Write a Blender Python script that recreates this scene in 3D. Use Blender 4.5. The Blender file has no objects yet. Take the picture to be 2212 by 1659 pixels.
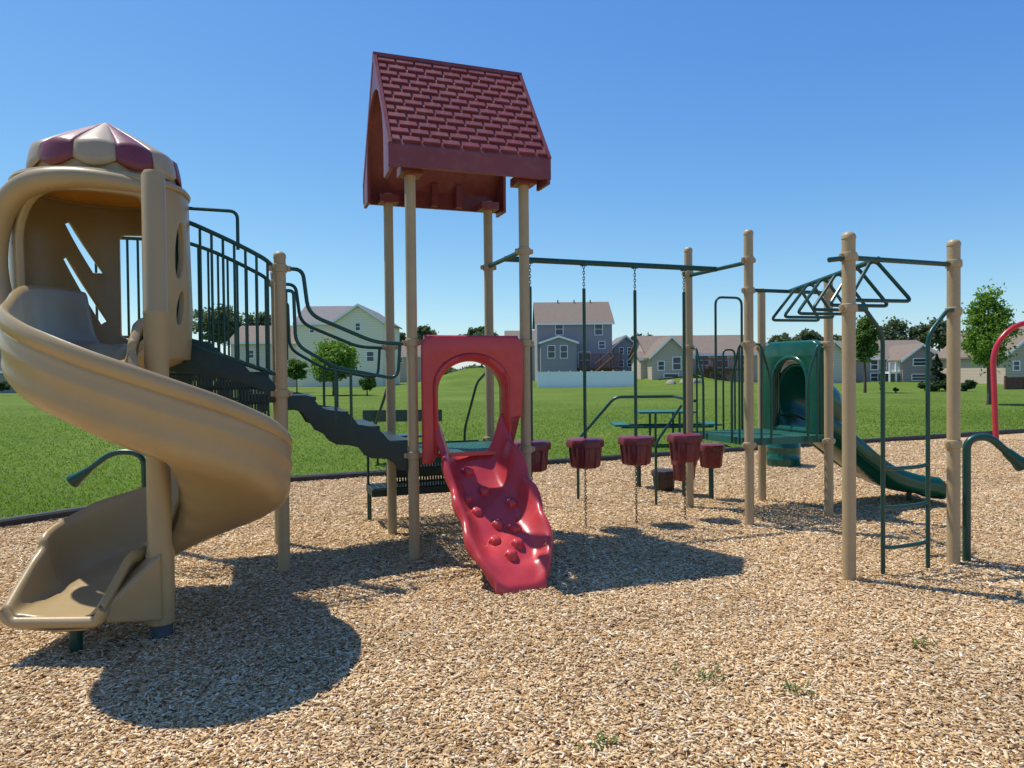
import bpy, bmesh, math, random
import numpy as np
from mathutils import Vector, Matrix
random.seed(7); rng = np.random.default_rng(7)
S = bpy.context.scene; C = S.collection; V = Vector; PI = math.pi
# ------------------------------------------------------------------ camera
F = 1534.0; CX, CY = 1106.0, 829.5
cd = bpy.data.cameras.new('camera'); cam = bpy.data.objects.new('camera', cd); C.objects.link(cam)
cd.sensor_width = 36; cd.lens = 36*F/2212; cd.clip_end = 3000; cd.clip_start = 0.05
CAM = V((0, 0, 1.55))
RM = Matrix.Rotation(math.radians(90-0.97), 3, 'X') @ Matrix.Rotation(-0.010, 3, 'Z')
cam.matrix_world = Matrix.Translation(CAM) @ RM.to_4x4(); S.camera = cam
def ray(px, py): return RM @ V(((px-CX)/F, -(py-CY)/F, -1))
def at(px, py, Y):
    d = ray(px, py); return CAM + d*(Y/d.y)
# ------------------------------------------------------------------ materials
def nt(name):
    m = bpy.data.materials.new(name); m.use_nodes = True
    return m, m.node_tree.nodes, m.node_tree.links, m.node_tree.nodes['Principled BSDF']
def mat(name, col, rough=.5, metal=0, var=.15, scale=3, bump=0, bscale=60, spec=.5, island=0, dirt=0, coat=0):
    m, N, L, b = nt(name)
    b.inputs['Roughness'].default_value = rough; b.inputs['Metallic'].default_value = metal
    b.inputs['Specular IOR Level'].default_value = spec
    if coat: b.inputs['Coat Weight'].default_value = coat; b.inputs['Coat Roughness'].default_value = .25
    tc = N.new('ShaderNodeTexCoord'); n = N.new('ShaderNodeTexNoise'); n.inputs['Scale'].default_value = scale
    n.inputs['Detail'].default_value = 6; n.inputs['Roughness'].default_value = .65
    L.new(tc.outputs['Object'], n.inputs['Vector'])
    r = N.new('ShaderNodeMapRange'); r.inputs[1].default_value = .3; r.inputs[2].default_value = .7
    r.inputs[3].default_value = 1-var; r.inputs[4].default_value = 1+var
    L.new(n.outputs['Fac'], r.inputs[0])
    fac = r.outputs[0]
    if island:
        g = N.new('ShaderNodeNewGeometry'); r2 = N.new('ShaderNodeMapRange')
        r2.inputs[3].default_value = 1-island; r2.inputs[4].default_value = 1+island
        L.new(g.outputs['Random Per Island'], r2.inputs[0])
        mm = N.new('ShaderNodeMath'); mm.operation = 'MULTIPLY'; L.new(fac, mm.inputs[0]); L.new(r2.outputs[0], mm.inputs[1]); fac = mm.outputs[0]
    vm = N.new('ShaderNodeVectorMath'); vm.operation = 'SCALE'; vm.inputs[0].default_value = col
    L.new(fac, vm.inputs['Scale']); out = vm.outputs[0]
    if dirt:
        n3 = N.new('ShaderNodeTexNoise'); n3.inputs['Scale'].default_value = 9; n3.inputs['Detail'].default_value = 8
        L.new(tc.outputs['Object'], n3.inputs['Vector'])
        r3 = N.new('ShaderNodeMapRange'); r3.inputs[1].default_value = .5; r3.inputs[2].default_value = .75; r3.inputs[4].default_value = dirt
        L.new(n3.outputs['Fac'], r3.inputs[0])
        mx = N.new('ShaderNodeMix'); mx.data_type = 'RGBA'; mx.inputs[7].default_value = (.45, .36, .26, 1)
        L.new(r3.outputs[0], mx.inputs[0]); L.new(out, mx.inputs[6]); out = mx.outputs[2]
        r4 = N.new('ShaderNodeMapRange'); r4.inputs[3].default_value = rough*.8; r4.inputs[4].default_value = min(1, rough*1.4)
        L.new(n3.outputs['Fac'], r4.inputs[0]); L.new(r4.outputs[0], b.inputs['Roughness'])
    L.new(out, b.inputs['Base Color'])
    if bump:
        n2 = N.new('ShaderNodeTexNoise'); n2.inputs['Scale'].default_value = bscale; n2.inputs['Detail'].default_value = 4
        L.new(tc.outputs['Object'], n2.inputs['Vector']); bp = N.new('ShaderNodeBump'); bp.inputs['Strength'].default_value = bump
        bp.inputs['Distance'].default_value = .01; L.new(n2.outputs['Fac'], bp.inputs['Height']); L.new(bp.outputs[0], b.inputs['Normal'])
    return m
def siding(name, col):
    m, N, L, b = nt(name); b.inputs['Roughness'].default_value = .7
    tc = N.new('ShaderNodeTexCoord'); w = N.new('ShaderNodeTexWave'); w.wave_type = 'BANDS'; w.bands_direction = 'Z'; w.wave_profile = 'SAW'
    w.inputs['Scale'].default_value = 1.1
    L.new(tc.outputs['Object'], w.inputs['Vector'])
    r = N.new('ShaderNodeMapRange'); r.inputs[3].default_value = .86; r.inputs[4].default_value = 1.05; L.new(w.outputs['Fac'], r.inputs[0])
    vm = N.new('ShaderNodeVectorMath'); vm.operation = 'SCALE'; vm.inputs[0].default_value = col; L.new(r.outputs[0], vm.inputs['Scale'])
    L.new(vm.outputs[0], b.inputs['Base Color']); return m
M = {}
M['tan'] = mat('tan_powder_coat', (.42, .31, .165), .45, 0, .08, 4, .15, 90, dirt=.10)
M['tanp'] = mat('tan_moulded_plastic', (.405, .29, .138), .32, 0, .08, 2, .06, 120, dirt=.06)
M['cream'] = mat('tan_canopy_plastic', (.42, .32, .20), .4, 0, .08, 3, .05)
M['green'] = mat('dark_green_steel', (.005, .055, .040), .30, 0, .15, 6, .05, dirt=.02)
M['gplas'] = mat('green_plastic', (.004, .085, .056), .20, 0, .10, 3, .03)
M['gdeck'] = mat('green_vinyl_deck', (.010, .12, .085), .5, 0, .12, 5, .2, dirt=.08)
M['dkgreen'] = mat('deep_green_step', (.004, .024, .019), .45, 0, .15, 5, .2, dirt=.03)
M['red'] = mat('red_plastic', (.52, .046, .050), .28, 0, .08, 3, .08, 40, dirt=.04)
M['roof'] = mat('brick_red_plastic', (.205, .040, .038), .36, 0, .12, 3, .15, 50, dirt=.09)
M['maroon'] = mat('maroon_plastic', (.165, .017, .022), .35, 0, .12, 4, .1, dirt=.06)
M['pink'] = mat('faded_red_plastic', (.20, .036, .045), .35, 0, .12, 3, .05, dirt=.08)
M['brown'] = mat('dark_brown_plastic', (.045, .026, .020), .5, 0, .15, 5, .1)
M['orange'] = mat('orange_painted_glow', (.80, .34, .03), .5)  # bright orange paints in daylight showing through the hood top
M['foot'] = mat('grey_blue_steel', (.07, .09, .11), .5, .3, .3, 12, .2)
M['chain'] = mat('dull_chain_steel', (.09, .085, .075), .45, .7, .2, 20)
M['redtube'] = mat('bright_red_steel', (.50, .02, .035), .3)
M['border'] = mat('black_border_plastic', (.018, .018, .020), .55, 0, .3, 8, .3, dirt=.05)
M['bark'] = mat('tree_bark', (.11, .08, .055), .9, 0, .3, 8, .6, 20)
M['white'] = mat('white_vinyl', (.93, .92, .88), .5, 0, .03)
M['glass'] = mat('window_glass', (.05, .065, .08), .12, 0, .3, .4)
M['deckwood'] = mat('stained_deck_wood', (.15, .065, .04), .7, 0, .3, 3)
M['conc'] = mat('stone_blocks', (.30, .27, .22), .9, 0, .3, 2)
M['rbrown'] = mat('brown_shingles', (.19, .145, .11), .9, 0, .15, 4, .4, 6)
M['rgrey'] = mat('grey_shingles', (.18, .17, .165), .9, 0, .15, 4, .4, 6)
M['rdark'] = mat('dark_shingles', (.045, .046, .05), .9, 0, .15, 4)
M['s_yel'] = siding('pale_yellow_siding', (.93, .80, .57)); M['s_blue'] = siding('blue_grey_siding', (.33, .305, .315))
M['s_tan'] = siding('taupe_siding', (.56, .44, .33)); M['s_grey'] = siding('grey_siding', (.35, .305, .28)); M['s_beige'] = siding('beige_siding', (.73, .60, .46))
def leafmat(name, c, sat=.45, tl=.3):
    m = mat(name, c, .55, 0, .25, 1.2, island=sat, spec=.3)
    N, L = m.node_tree.nodes, m.node_tree.links; b = N['Principled BSDF']
    tr = N.new('ShaderNodeBsdfTranslucent'); tr.inputs[0].default_value = (c[0]*1.8, c[1]*1.8, c[2], 1)
    mx = N.new('ShaderNodeMixShader'); mx.inputs[0].default_value = tl; o = N['Material Output']
    L.new(b.outputs[0], mx.inputs[1]); L.new(tr.outputs[0], mx.inputs[2]); L.new(mx.outputs[0], o.inputs[0]); return m
M['leaf'] = leafmat('mid_green_leaves', (.090, .155, .030)); M['leafd'] = leafmat('dark_green_leaves', (.048, .085, .028)); M['leafy'] = leafmat('bright_green_leaves', (.14, .24, .035))
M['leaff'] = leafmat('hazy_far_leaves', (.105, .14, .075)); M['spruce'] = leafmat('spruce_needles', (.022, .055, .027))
M['blade'] = leafmat('grass_blades', (.115, .185, .024), .28, .45)
def ramp(N, cols):
    cr = N.new('ShaderNodeValToRGB'); e = cr.color_ramp.elements
    for i, (p, c) in enumerate(cols):
        if i < 2: e[i].position = p; e[i].color = (*c, 1)
        else:
            q = e.new(p); q.color = (*c, 1)
    return cr
CH = [(0, (.24, .115, .045)), (.15, (.50, .30, .13)), (.5, (.69, .465, .235)), (.78, (.79, .585, .345)), (1, (.93, .80, .58))]
def chipmat():
    m, N, L, b = nt('wood_chips'); b.inputs['Roughness'].default_value = .8; b.inputs['Specular IOR Level'].default_value = .2
    g = N.new('ShaderNodeNewGeometry'); cr = ramp(N, CH[:1]+CH[-1:]+CH[1:-1]); L.new(g.outputs['Random Per Island'], cr.inputs[0])
    tc = N.new('ShaderNodeTexCoord'); n = N.new('ShaderNodeTexNoise'); n.inputs['Scale'].default_value = 1.1; n.inputs['Detail'].default_value = 5
    L.new(tc.outputs['Object'], n.inputs['Vector']); r = N.new('ShaderNodeMapRange'); r.inputs[1].default_value = .3; r.inputs[2].default_value = .7; r.inputs[3].default_value = .80; r.inputs[4].default_value = 1.08
    L.new(n.outputs['Fac'], r.inputs[0]); vm = N.new('ShaderNodeVectorMath'); vm.operation = 'SCALE'; L.new(cr.outputs[0], vm.inputs[0]); L.new(r.outputs[0], vm.inputs['Scale'])
    L.new(vm.outputs[0], b.inputs['Base Color']); return m
M['chips'] = chipmat()
def mulchmat():
    m, N, L, b = nt('mulch_bed'); b.inputs['Roughness'].default_value = .9; b.inputs['Specular IOR Level'].default_value = .1
    tc = N.new('ShaderNodeTexCoord'); n = N.new('ShaderNodeTexNoise'); n.inputs['Scale'].default_value = 14; L.new(tc.outputs['Object'], n.inputs['Vector'])
    va = N.new('ShaderNodeMix'); va.data_type = 'RGBA'; va.inputs[0].default_value = .08; L.new(tc.outputs['Object'], va.inputs[6]); L.new(n.outputs['Color'], va.inputs[7])
    vo = N.new('ShaderNodeTexVoronoi'); vo.inputs['Scale'].default_value = 38; L.new(va.outputs[2], vo.inputs['Vector'])
    sp = N.new('ShaderNodeSeparateColor'); L.new(vo.outputs['Color'], sp.inputs[0])
    cr = ramp(N, [(0, (.22, .11, .045)), (1, (.76, .59, .38)), (.3, (.46, .285, .13)), (.65, (.61, .415, .215))]); L.new(sp.outputs[0], cr.inputs[0])
    n2 = N.new('ShaderNodeTexNoise'); n2.inputs['Scale'].default_value = .9; n2.inputs['Detail'].default_value = 6; L.new(tc.outputs['Object'], n2.inputs['Vector'])
    r = N.new('ShaderNodeMapRange'); r.inputs[1].default_value = .3; r.inputs[2].default_value = .7; r.inputs[3].default_value = .75; r.inputs[4].default_value = 1.15; L.new(n2.outputs['Fac'], r.inputs[0])
    vm = N.new('ShaderNodeVectorMath'); vm.operation = 'SCALE'; L.new(cr.outputs[0], vm.inputs[0]); L.new(r.outputs[0], vm.inputs['Scale']); L.new(vm.outputs[0], b.inputs['Base Color'])
    bp = N.new('ShaderNodeBump'); bp.inputs['Strength'].default_value = .9; bp.inputs['Distance'].default_value = .02; L.new(sp.outputs[1], bp.inputs['Height']); L.new(bp.outputs[0], b.inputs['Normal'])
    return m
def grassmat():
    m, N, L, b = nt('lawn_grass'); b.inputs['Roughness'].default_value = .9; b.inputs['Specular IOR Level'].default_value = .1
    tc = N.new('ShaderNodeTexCoord')
    def noise(s, d=6):
        n = N.new('ShaderNodeTexNoise'); n.inputs['Scale'].default_value = s; n.inputs['Detail'].default_value = d; n.inputs['Roughness'].default_value = .7; L.new(tc.outputs['Object'], n.inputs['Vector']); return n
    a = noise(.16, 8); c = noise(5, 9); cr = ramp(N, [(.3, (.075, .130, .014)), (.7, (.150, .205, .032))]); L.new(a.outputs['Fac'], cr.inputs[0])
    r = N.new('ShaderNodeMapRange'); r.inputs[1].default_value = .25; r.inputs[2].default_value = .75; r.inputs[3].default_value = .65; r.inputs[4].default_value = 1.28; L.new(c.outputs['Fac'], r.inputs[0])
    vm = N.new('ShaderNodeVectorMath'); vm.operation = 'SCALE'; L.new(cr.outputs[0], vm.inputs[0]); L.new(r.outputs[0], vm.inputs['Scale']); L.new(vm.outputs[0], b.inputs['Base Color'])
    bp = N.new('ShaderNodeBump'); bp.inputs['Strength'].default_value = .5; bp.inputs['Distance'].default_value = .04; L.new(noise(25).outputs['Fac'], bp.inputs['Height']); L.new(bp.outputs[0], b.inputs['Normal'])
    return m
# ------------------------------------------------------------------ geometry helpers
def fillet(pts, r, n=5):
    pts = [V(p) for p in pts]; out = [pts[0]]
    for i in range(1, len(pts)-1):
        p, a, b = pts[i], pts[i-1], pts[i+1]
        da, db = (a-p), (b-p); d = min(r, da.length*.48, db.length*.48)
        s, e = p+da.normalized()*d, p+db.normalized()*d
        for k in range(n+1):
            t = k/n; out.append((s*(1-t)+p*t)*(1-t)+(p*(1-t)+e*t)*t)
    out.append(pts[-1]); return out
class MB:
    def __init__(s): s.v = []; s.f = []; s.m = []
    def add(s, vs, fs, mi=0):
        n = len(s.v); s.v += [tuple(p) for p in vs]; s.f += [tuple(i+n for i in f) for f in fs]; s.m += [mi]*len(fs); return s
    def hexa(s, p, mi=0): return s.add(p, [(0, 3, 2, 1), (4, 5, 6, 7), (0, 1, 5, 4), (1, 2, 6, 5), (2, 3, 7, 6), (3, 0, 4, 7)], mi)
    def wbox(s, x0, x1, y0, y1, z0, z1, fn=None):
        fn = fn or (lambda a, b, c: (a, b, c))
        return s.hexa([fn(*q) for q in ((x0, y0, z0), (x1, y0, z0), (x1, y1, z0), (x0, y1, z0), (x0, y0, z1), (x1, y0, z1), (x1, y1, z1), (x0, y1, z1))])
    def lbox(s, *a): return s.wbox(*a, fn=L)
    def tube(s, path, r, seg=10, closed=False):
        P = [V(p) for p in path]; n = len(P); R = r if isinstance(r, (list, tuple)) else [r]*n
        T = []
        for i in range(n):
            a = P[(i-1) % n] if (closed or i > 0) else P[i]; b = P[(i+1) % n] if (closed or i < n-1) else P[i]
            T.append((b-a).normalized())
        nrm = T[0].orthogonal().normalized(); vs = []
        for i in range(n):
            nrm = (nrm - T[i]*nrm.dot(T[i])).normalized(); bn = T[i].cross(nrm)
            for k in range(seg):
                a = 2*PI*k/seg; vs.append(P[i]+(nrm*math.cos(a)+bn*math.sin(a))*R[i])
        fs = []
        for i in range(n if closed else n-1):
            j = (i+1) % n
            for k in range(seg):
                l = (k+1) % seg; fs.append((i*seg+k, i*seg+l, j*seg+l, j*seg+k))
        if not closed: fs.append(tuple(range(seg-1, -1, -1))); fs.append(tuple((n-1)*seg+k for k in range(seg)))
        return s.add(vs, fs)
    def lathe(s, prof, loc=(0, 0, 0), seg=24, rot=None, mod=None, cap=True):
        vs = []; loc = V(loc)
        for (r, z) in prof:
            for k in range(seg):
                a = 2*PI*k/seg; rr = r*(mod(a, z) if mod else 1); p = V((rr*math.cos(a), rr*math.sin(a), z))
                if rot: p = rot @ p
                vs.append(loc+p)
        fs = []
        for i in range(len(prof)-1):
            for k in range(seg):
                l = (k+1) % seg; fs.append((i*seg+k, i*seg+l, (i+1)*seg+l, (i+1)*seg+k))
        if cap: fs.append(tuple(range(seg-1, -1, -1))); fs.append(tuple((len(prof)-1)*seg+k for k in range(seg)))
        return s.add(vs, fs)
    def grid(s, rows, mi=0):
        n, m = len(rows), len(rows[0]); return s.add([p for r in rows for p in r], [(i*m+j, i*m+j+1, (i+1)*m+j+1, (i+1)*m+j) for i in range(n-1) for j in range(m-1)], mi)
ORG = {}
def obj(name, mb, m, parent=None, loc=None, smooth=40, solid=None, sub=0, label=None):
    o0 = V(ORG[parent.name]) if parent else V(loc or (0, 0, 0))
    me = bpy.data.meshes.new(name); me.from_pydata([(p[0]-o0.x, p[1]-o0.y, p[2]-o0.z) for p in mb.v], [], mb.f)
    for q in (m if isinstance(m, list) else [m]): me.materials.append(q)
    if isinstance(m, list): me.polygons.foreach_set('material_index', mb.m)
    bm = bmesh.new(); bm.from_mesh(me); bmesh.ops.recalc_face_normals(bm, faces=bm.faces) if not solid else None; bm.to_mesh(me); bm.free()
    if smooth:
        me.polygons.foreach_set('use_smooth', [True]*len(me.polygons)); me.set_sharp_from_angle(angle=math.radians(smooth))
    me.update(); o = bpy.data.objects.new(name, me); C.objects.link(o)
    if parent: o.parent = parent
    else: o.location = o0
    if solid: k = o.modifiers.new('solid', 'SOLIDIFY'); k.thickness = solid; k.offset = 0
    if sub: k = o.modifiers.new('sub', 'SUBSURF'); k.levels = k.render_levels = sub
    ORG[o.name] = o0
    if label: o['label'] = label
    return o
def thing(name, label, cat, loc, group=None):
    o = bpy.data.objects.new(name, None); C.objects.link(o); o.location = loc; o['label'] = label; o['category'] = cat
    if group: o['group'] = group
    ORG[o.name] = V(loc); return o
def tag(o, label, cat, group=None, kind=None):
    if label: o['label'] = label; o['category'] = cat
    if group: o['group'] = group
    if kind: o['kind'] = kind
    return o
def npmesh(name, arr, m, parent=None, loc=(0, 0, 0), faces=None):
    o0 = V(ORG[parent.name]) if parent else V(loc)
    n, k, _ = arr.shape; vs = (arr.reshape(-1, 3)-np.array(o0)).astype(np.float32)
    if faces is None: fi = np.arange(n*k).reshape(n, k)
    else: fi = (np.array(faces)[None]+(np.arange(n)*k)[:, None, None]).reshape(-1, len(faces[0]))
    kk = fi.shape[1]; me = bpy.data.meshes.new(name); me.vertices.add(len(vs)); me.vertices.foreach_set('co', vs.ravel())
    me.loops.add(fi.size); me.loops.foreach_set('vertex_index', fi.ravel().astype(np.int32)); me.polygons.add(len(fi))
    me.polygons.foreach_set('loop_start', (np.arange(len(fi))*kk).astype(np.int32)); me.materials.append(m); me.update(calc_edges=True); me.validate()
    o = bpy.data.objects.new(name, me); C.objects.link(o)
    if parent: o.parent = parent
    else: o.location = o0
    ORG[o.name] = o0; return o
def panel(outer, holes, t, bevel, mapf, cuts=None):
    cu = bpy.data.curves.new('c', 'CURVE'); cu.dimensions = '2D'; cu.fill_mode = 'BOTH'; cu.extrude = max(t/2-bevel, 0); cu.bevel_depth = bevel; cu.bevel_resolution = 2; cu.offset = -bevel
    for pts in [outer]+holes:
        sp = cu.splines.new('POLY'); sp.points.add(len(pts)-1)
        for i, p in enumerate(pts): sp.points[i].co = (p[0], p[1], 0, 1)
        sp.use_cyclic_u = True
    o = bpy.data.objects.new('c', cu); C.objects.link(o); bpy.context.view_layer.update()
    me = bpy.data.meshes.new_from_object(o.evaluated_get(bpy.context.evaluated_depsgraph_get()))
    bm = bmesh.new(); bm.from_mesh(me); bmesh.ops.remove_doubles(bm, verts=bm.verts, dist=1e-4)
    for c in (cuts or []):
        bmesh.ops.bisect_plane(bm, geom=bm.verts[:]+bm.edges[:]+bm.faces[:], plane_co=(c, 0, 0), plane_no=(1, 0, 0))
    mb = MB(); bm.verts.index_update(); mb.add([mapf(*v.co) for v in bm.verts], [[v.index for v in f.verts] for f in bm.faces])
    bm.free(); bpy.data.objects.remove(o); bpy.data.curves.remove(cu); bpy.data.meshes.remove(me); return mb
def rrect(x0, x1, y0, y1, r, n=5):
    if not isinstance(r, tuple): r = (r, r, r, r)      # br tr tl bl
    out = []
    for (cx, cy, a0), q in zip(((x1, y0, -90), (x1, y1, 0), (x0, y1, 90), (x0, y0, 180)), r):
        cx += -q if cx == x1 else q; cy += -q if cy == y1 else q
        for k in range(n+1):
            a = math.radians(a0+90*k/n); out.append((cx+q*math.cos(a), cy+q*math.sin(a)))
    return out
def archpts(x0, x1, y0, yt, n=14, ry=None):
    cx, rx = (x0+x1)/2, (x1-x0)/2; ry = ry or rx
    return [(x0, y0)]+[(cx-rx*math.cos(PI*k/n), yt-ry+ry*math.sin(PI*k/n)) for k in range(n+1)]+[(x1, y0)]
def ellipse(cx, cy, rx, ry, tilt=0, n=18):
    out = []
    for k in range(n):
        a = 2*PI*k/n; x, y = rx*math.cos(a), ry*math.sin(a); out.append((cx+x*math.cos(tilt)-y*math.sin(tilt), cy+x*math.sin(tilt)+y*math.cos(tilt)))
    return out
def sweep(path, prof):
    rows = []; n = len(path)
    for i, p in enumerate(path):
        t = V(path[min(i+1, n-1)])-V(path[max(i-1, 0)]); t.z = 0; t.normalize(); nn = V((t.y, -t.x, 0))
        rows.append([V(p)+nn*a+V((0, 0, b)) for a, b in prof(i/(n-1))])
    return MB().grid(rows)
def smoothpath(pts, n=8):
    P = [V(p) for p in pts]; P = [2*P[0]-P[1]]+P+[2*P[-1]-P[-2]]; out = []
    for i in range(1, len(P)-2):
        a, b, c, d = P[i-1:i+3]
        for k in range(n):
            t = k/n; out.append(.5*((2*b)+(c-a)*t+(2*a-5*b+4*c-d)*t*t+(3*b-a-3*c+d)*t**3))
    out.append(P[-2]); return out
TH = math.radians(20); U = V((math.cos(TH), math.sin(TH), 0)); W = V((-math.sin(TH), math.cos(TH), 0)); A0 = V((-.823, 5.87, 0))
def L(a, b, z): return A0+U*a+W*b+V((0, 0, z))
# ------------------------------------------------------------------ ground
def hgt(x, y):
    s = min(1, max(0, (y-35)/30)); s = s*s*(3-2*s)
    h = 2.2*math.exp(-((x+4.5)/5.5)**2-((y-90)/13)**2)+1.8*math.exp(-((x-18.5)/4.5)**2-((y-86)/12)**2)+.5*math.exp(-((x-60)/30)**2-((y-90)/20)**2)
    return s*h-.03
xs = [-900, -500, -250, -130]+list(np.arange(-90, 91, 2))+[130, 250, 500, 900]; ys = [-40, -10]+list(np.arange(0, 150, 2.5))+[200, 320, 600, 1200]
g = MB().grid([[(x, y, hgt(x, y)) for x in xs] for y in ys]); o = obj('grass_field', g, grassmat(), smooth=80); o['kind'] = 'structure'
K0 = V((-3.2, 10.16, 0)); d1 = V((-2.06, -2.86, 0)).normalized(); d2 = V((1, .43, 0)).normalized()
pL = K0+d1*17; pR = K0+d2*26
mb = MB(); mb.add([pL, K0, pR, (pR.x, -4, 0), (pL.x, -4, 0)], [(0, 1, 2, 3, 4)]); o = obj('mulch_ground', mb, mulchmat(), smooth=0); o['kind'] = 'structure'
def inmulch(x, y):
    l1 = (y-K0.y) < (x-K0.x)*(d1.y/d1.x)-.08
    l2 = (y-K0.y) < (x-K0.x)*(d2.y/d2.x)-.08
    return l1 & l2
dd = np.linspace(2.2, 15, 600); dens = np.where(dd < 3.5, 6800, 6800*(3.5/dd)**1.3)*1.62*dd; cdf = np.cumsum(dens); tot = int(cdf[-1]*(dd[1]-dd[0])); cdf = cdf/cdf[-1]
n = tot; y = np.interp(rng.random(n), cdf, dd); x = (rng.random(n)*2-1)*.81*y; k = inmulch(x, y); x = x[k]; y = y[k]; n = len(x)
ln = rng.lognormal(math.log(.023), .42, n)*(1+.04*(y-3)); wd = rng.lognormal(math.log(.0076), .35, n)*(1+.06*(y-3)); th = .0015+.002*rng.random(n)
ln = np.clip(ln, .008, .075)
ya = rng.random(n)*2*PI; pt = rng.normal(0, .15, n); rl = rng.normal(0, .23, n)
c, s_ = np.cos(ya), np.sin(ya); cp, sp_ = np.cos(pt), np.sin(pt); cr_, sr = np.cos(rl), np.sin(rl)
e1 = np.stack([c*cp, s_*cp, sp_], 1); e2 = np.stack([-s_*cr_, c*cr_, sr], 1); e3 = np.cross(e1, e2)
und = .006*np.sin(x*3.1+np.sin(y*2.3)*1.5)*np.sin(y*2.7+1.1*np.sin(x*1.7))
cen = np.stack([x, y, .007+und*.8+.011*rng.random(n)+.01*np.abs(sp_)], 1)
sg = np.array([(-1, -1, -1), (1, -1, -1), (1, 1, -1), (-1, 1, -1), (-1, -1, 1), (1, -1, 1), (1, 1, 1), (-1, 1, 1)])
tap = rng.uniform(.45, 1, n)
arr = np.empty((n, 8, 3))
for q in range(8):
    wq = wd*(tap if sg[q, 0] > 0 else 1)
    arr[:, q] = cen+e1*(sg[q, 0]*ln/2*rng.uniform(.8, 1.1, n))[:, None]+e2*(sg[q, 1]*wq/2)[:, None]+e3*(sg[q, 2]*th/2)[:, None]
o = npmesh('wood_chip_mulch', arr, M['chips'], faces=[(4, 5, 6, 7), (0, 1, 5, 4), (1, 2, 6, 5), (2, 3, 7, 6), (3, 0, 4, 7)]); tag(o, 'light tan wood chip mulch spread over the play area', 'mulch', kind='stuff')
# grass blades
n = 230000; y = 6.5+33*rng.random(n)**2.0; x = (rng.random(n)*2-1)*.8*y
fx = (y-K0.y) > (x-K0.x)*(d1.y/d1.x)+.1; fy = (y-K0.y) > (x-K0.x)*(d2.y/d2.x)+.1; k = (fx & (x < K0.x)) | (fy & (x >= K0.x)); x = x[k]; y = y[k]; n = len(x)
h = rng.uniform(.015, .042, n)*np.clip((42-y)/20, .25, 1); w_ = .003+.0005*y; an = rng.random(n)*2*PI; le = rng.normal(0, .02, (n, 2))
z0 = np.full(n, -.03); p0 = np.stack([x-np.cos(an)*w_, y-np.sin(an)*w_, z0], 1); p1 = np.stack([x+np.cos(an)*w_, y+np.sin(an)*w_, z0], 1); p2 = np.stack([x+le[:, 0], y+le[:, 1], z0+h], 1)
o = npmesh('lawn_grass', np.stack([p0, p1, p2], 1), M['blade']); tag(o, 'short mown green lawn grass beyond the black border', 'grass', kind='stuff')
def timber(p, q, i):
    d = (q-p).normalized(); s = V((-d.y, d.x, 0)); g_ = .012; p = p+d*g_; q = q-d*g_
    prof = [(-.06, -.03), (.06, -.03), (.06, .07), (.04, .09), (-.04, .09), (-.06, .07)]
    mb = MB(); vs = [e+s*a+V((0, 0, b)) for e in (p, q) for a, b in prof]; mb.add(vs, [(0, 1, 2, 3, 4, 5), (11, 10, 9, 8, 7, 6)]+[(k, (k+1) % 6, 6+(k+1) % 6, 6+k) for k in range(6)])
    t = thing('border_timber', 'black plastic border section edging the wood chips against the lawn', 'border', (p+q)/2, 'border sections along the edge of the wood chips')
    obj('beam', mb, M['border'], t, smooth=30)
    st = MB(); c_ = p+d*.08; st.lathe([(.02, .085), (.02, .097), (.012, .103)], (c_.x, c_.y, 0), 10); obj('stake_head', st, M['border'], t)
for i in range(4): timber(K0+d1*(i*1.22), K0+d1*((i+1)*1.22), i)
for i in range(15): timber(K0+d2*(i*1.22), K0+d2*((i+1)*1.22), i)
# ------------------------------------------------------------------ structure helpers
def collar(parent, x, y, z, r=.046):
    mb = MB(); mb.lathe([(r, -.032), (r+.011, -.028), (r+.013, -.01), (r+.013, .01), (r+.011, .028), (r, .032)], (x, y, z), 20)
    for s in (-1, 1):
        e = U*s*(r+.022); mb.lathe([(.016, -.02), (.019, 0), (.016, .02)], (x+e.x, y+e.y, z), 10)
    return obj('collar', mb, M['tan'], parent)
def post(parent, p, h, zs, r=.045, cap=True):
    mb = MB(); prof = [(r, -.1), (r, h-.05)]
    if cap: prof += [(r+.003, h-.05), (r+.003, h-.028), (r*.85, h-.01), (r*.5, h), (.005, h+.003)]
    else: prof = [(r, -.1), (r, h)]
    mb.lathe(prof, (p[0], p[1], 0), 22); o = obj('post', mb, M['tan'], parent)
    for z in zs: collar(o, p[0], p[1], z, r)
    return o
def lattice(a0, a1, b0, b1, z, n=26):
    mb = MB()
    for k in range(n+1):
        t = k/n; w = .007
        mb.lbox(a0+(a1-a0)*t-w, a0+(a1-a0)*t+w, b0, b1, z-.012, z)
    for k in range(n+1):
        t = k/n; w = .007
        mb.lbox(a0, a1, b0+(b1-b0)*t-w, b0+(b1-b0)*t+w, z-.011, z-.001)
    for q in ((a0-.01, a1+.01, b0-.015, b0, ), (a0-.01, a1+.01, b1, b1+.015), (a0-.015, a0, b0, b1), (a1, a1+.015, b0, b1)): mb.lbox(*q, z-.07, z+.002)
    return mb
def slots(fa, w, z0, z1, nx, ny, bw=.006):
    mb = MB(); T = .006
    def bx(t0, t1, a, b): mb.hexa([fa(t0, a, -T), fa(t1, a, -T), fa(t1, a, T), fa(t0, a, T), fa(t0, b, -T), fa(t1, b, -T), fa(t1, b, T), fa(t0, b, T)])
    for j in range(ny+1):
        zc = z0+(z1-z0)*j/ny; bx(0, w, zc-.012, zc+.012)
    for i in range(nx+1):
        tc = w*i/nx; bx(tc-bw, tc+bw, z0, z1)
    return mb
def rail(parent, pts, r=.016, f=.07, m='green', name='rail', label=None):
    return obj(name, MB().tube(fillet(pts, f), r, 10), M[m], parent, label=label)
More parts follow.
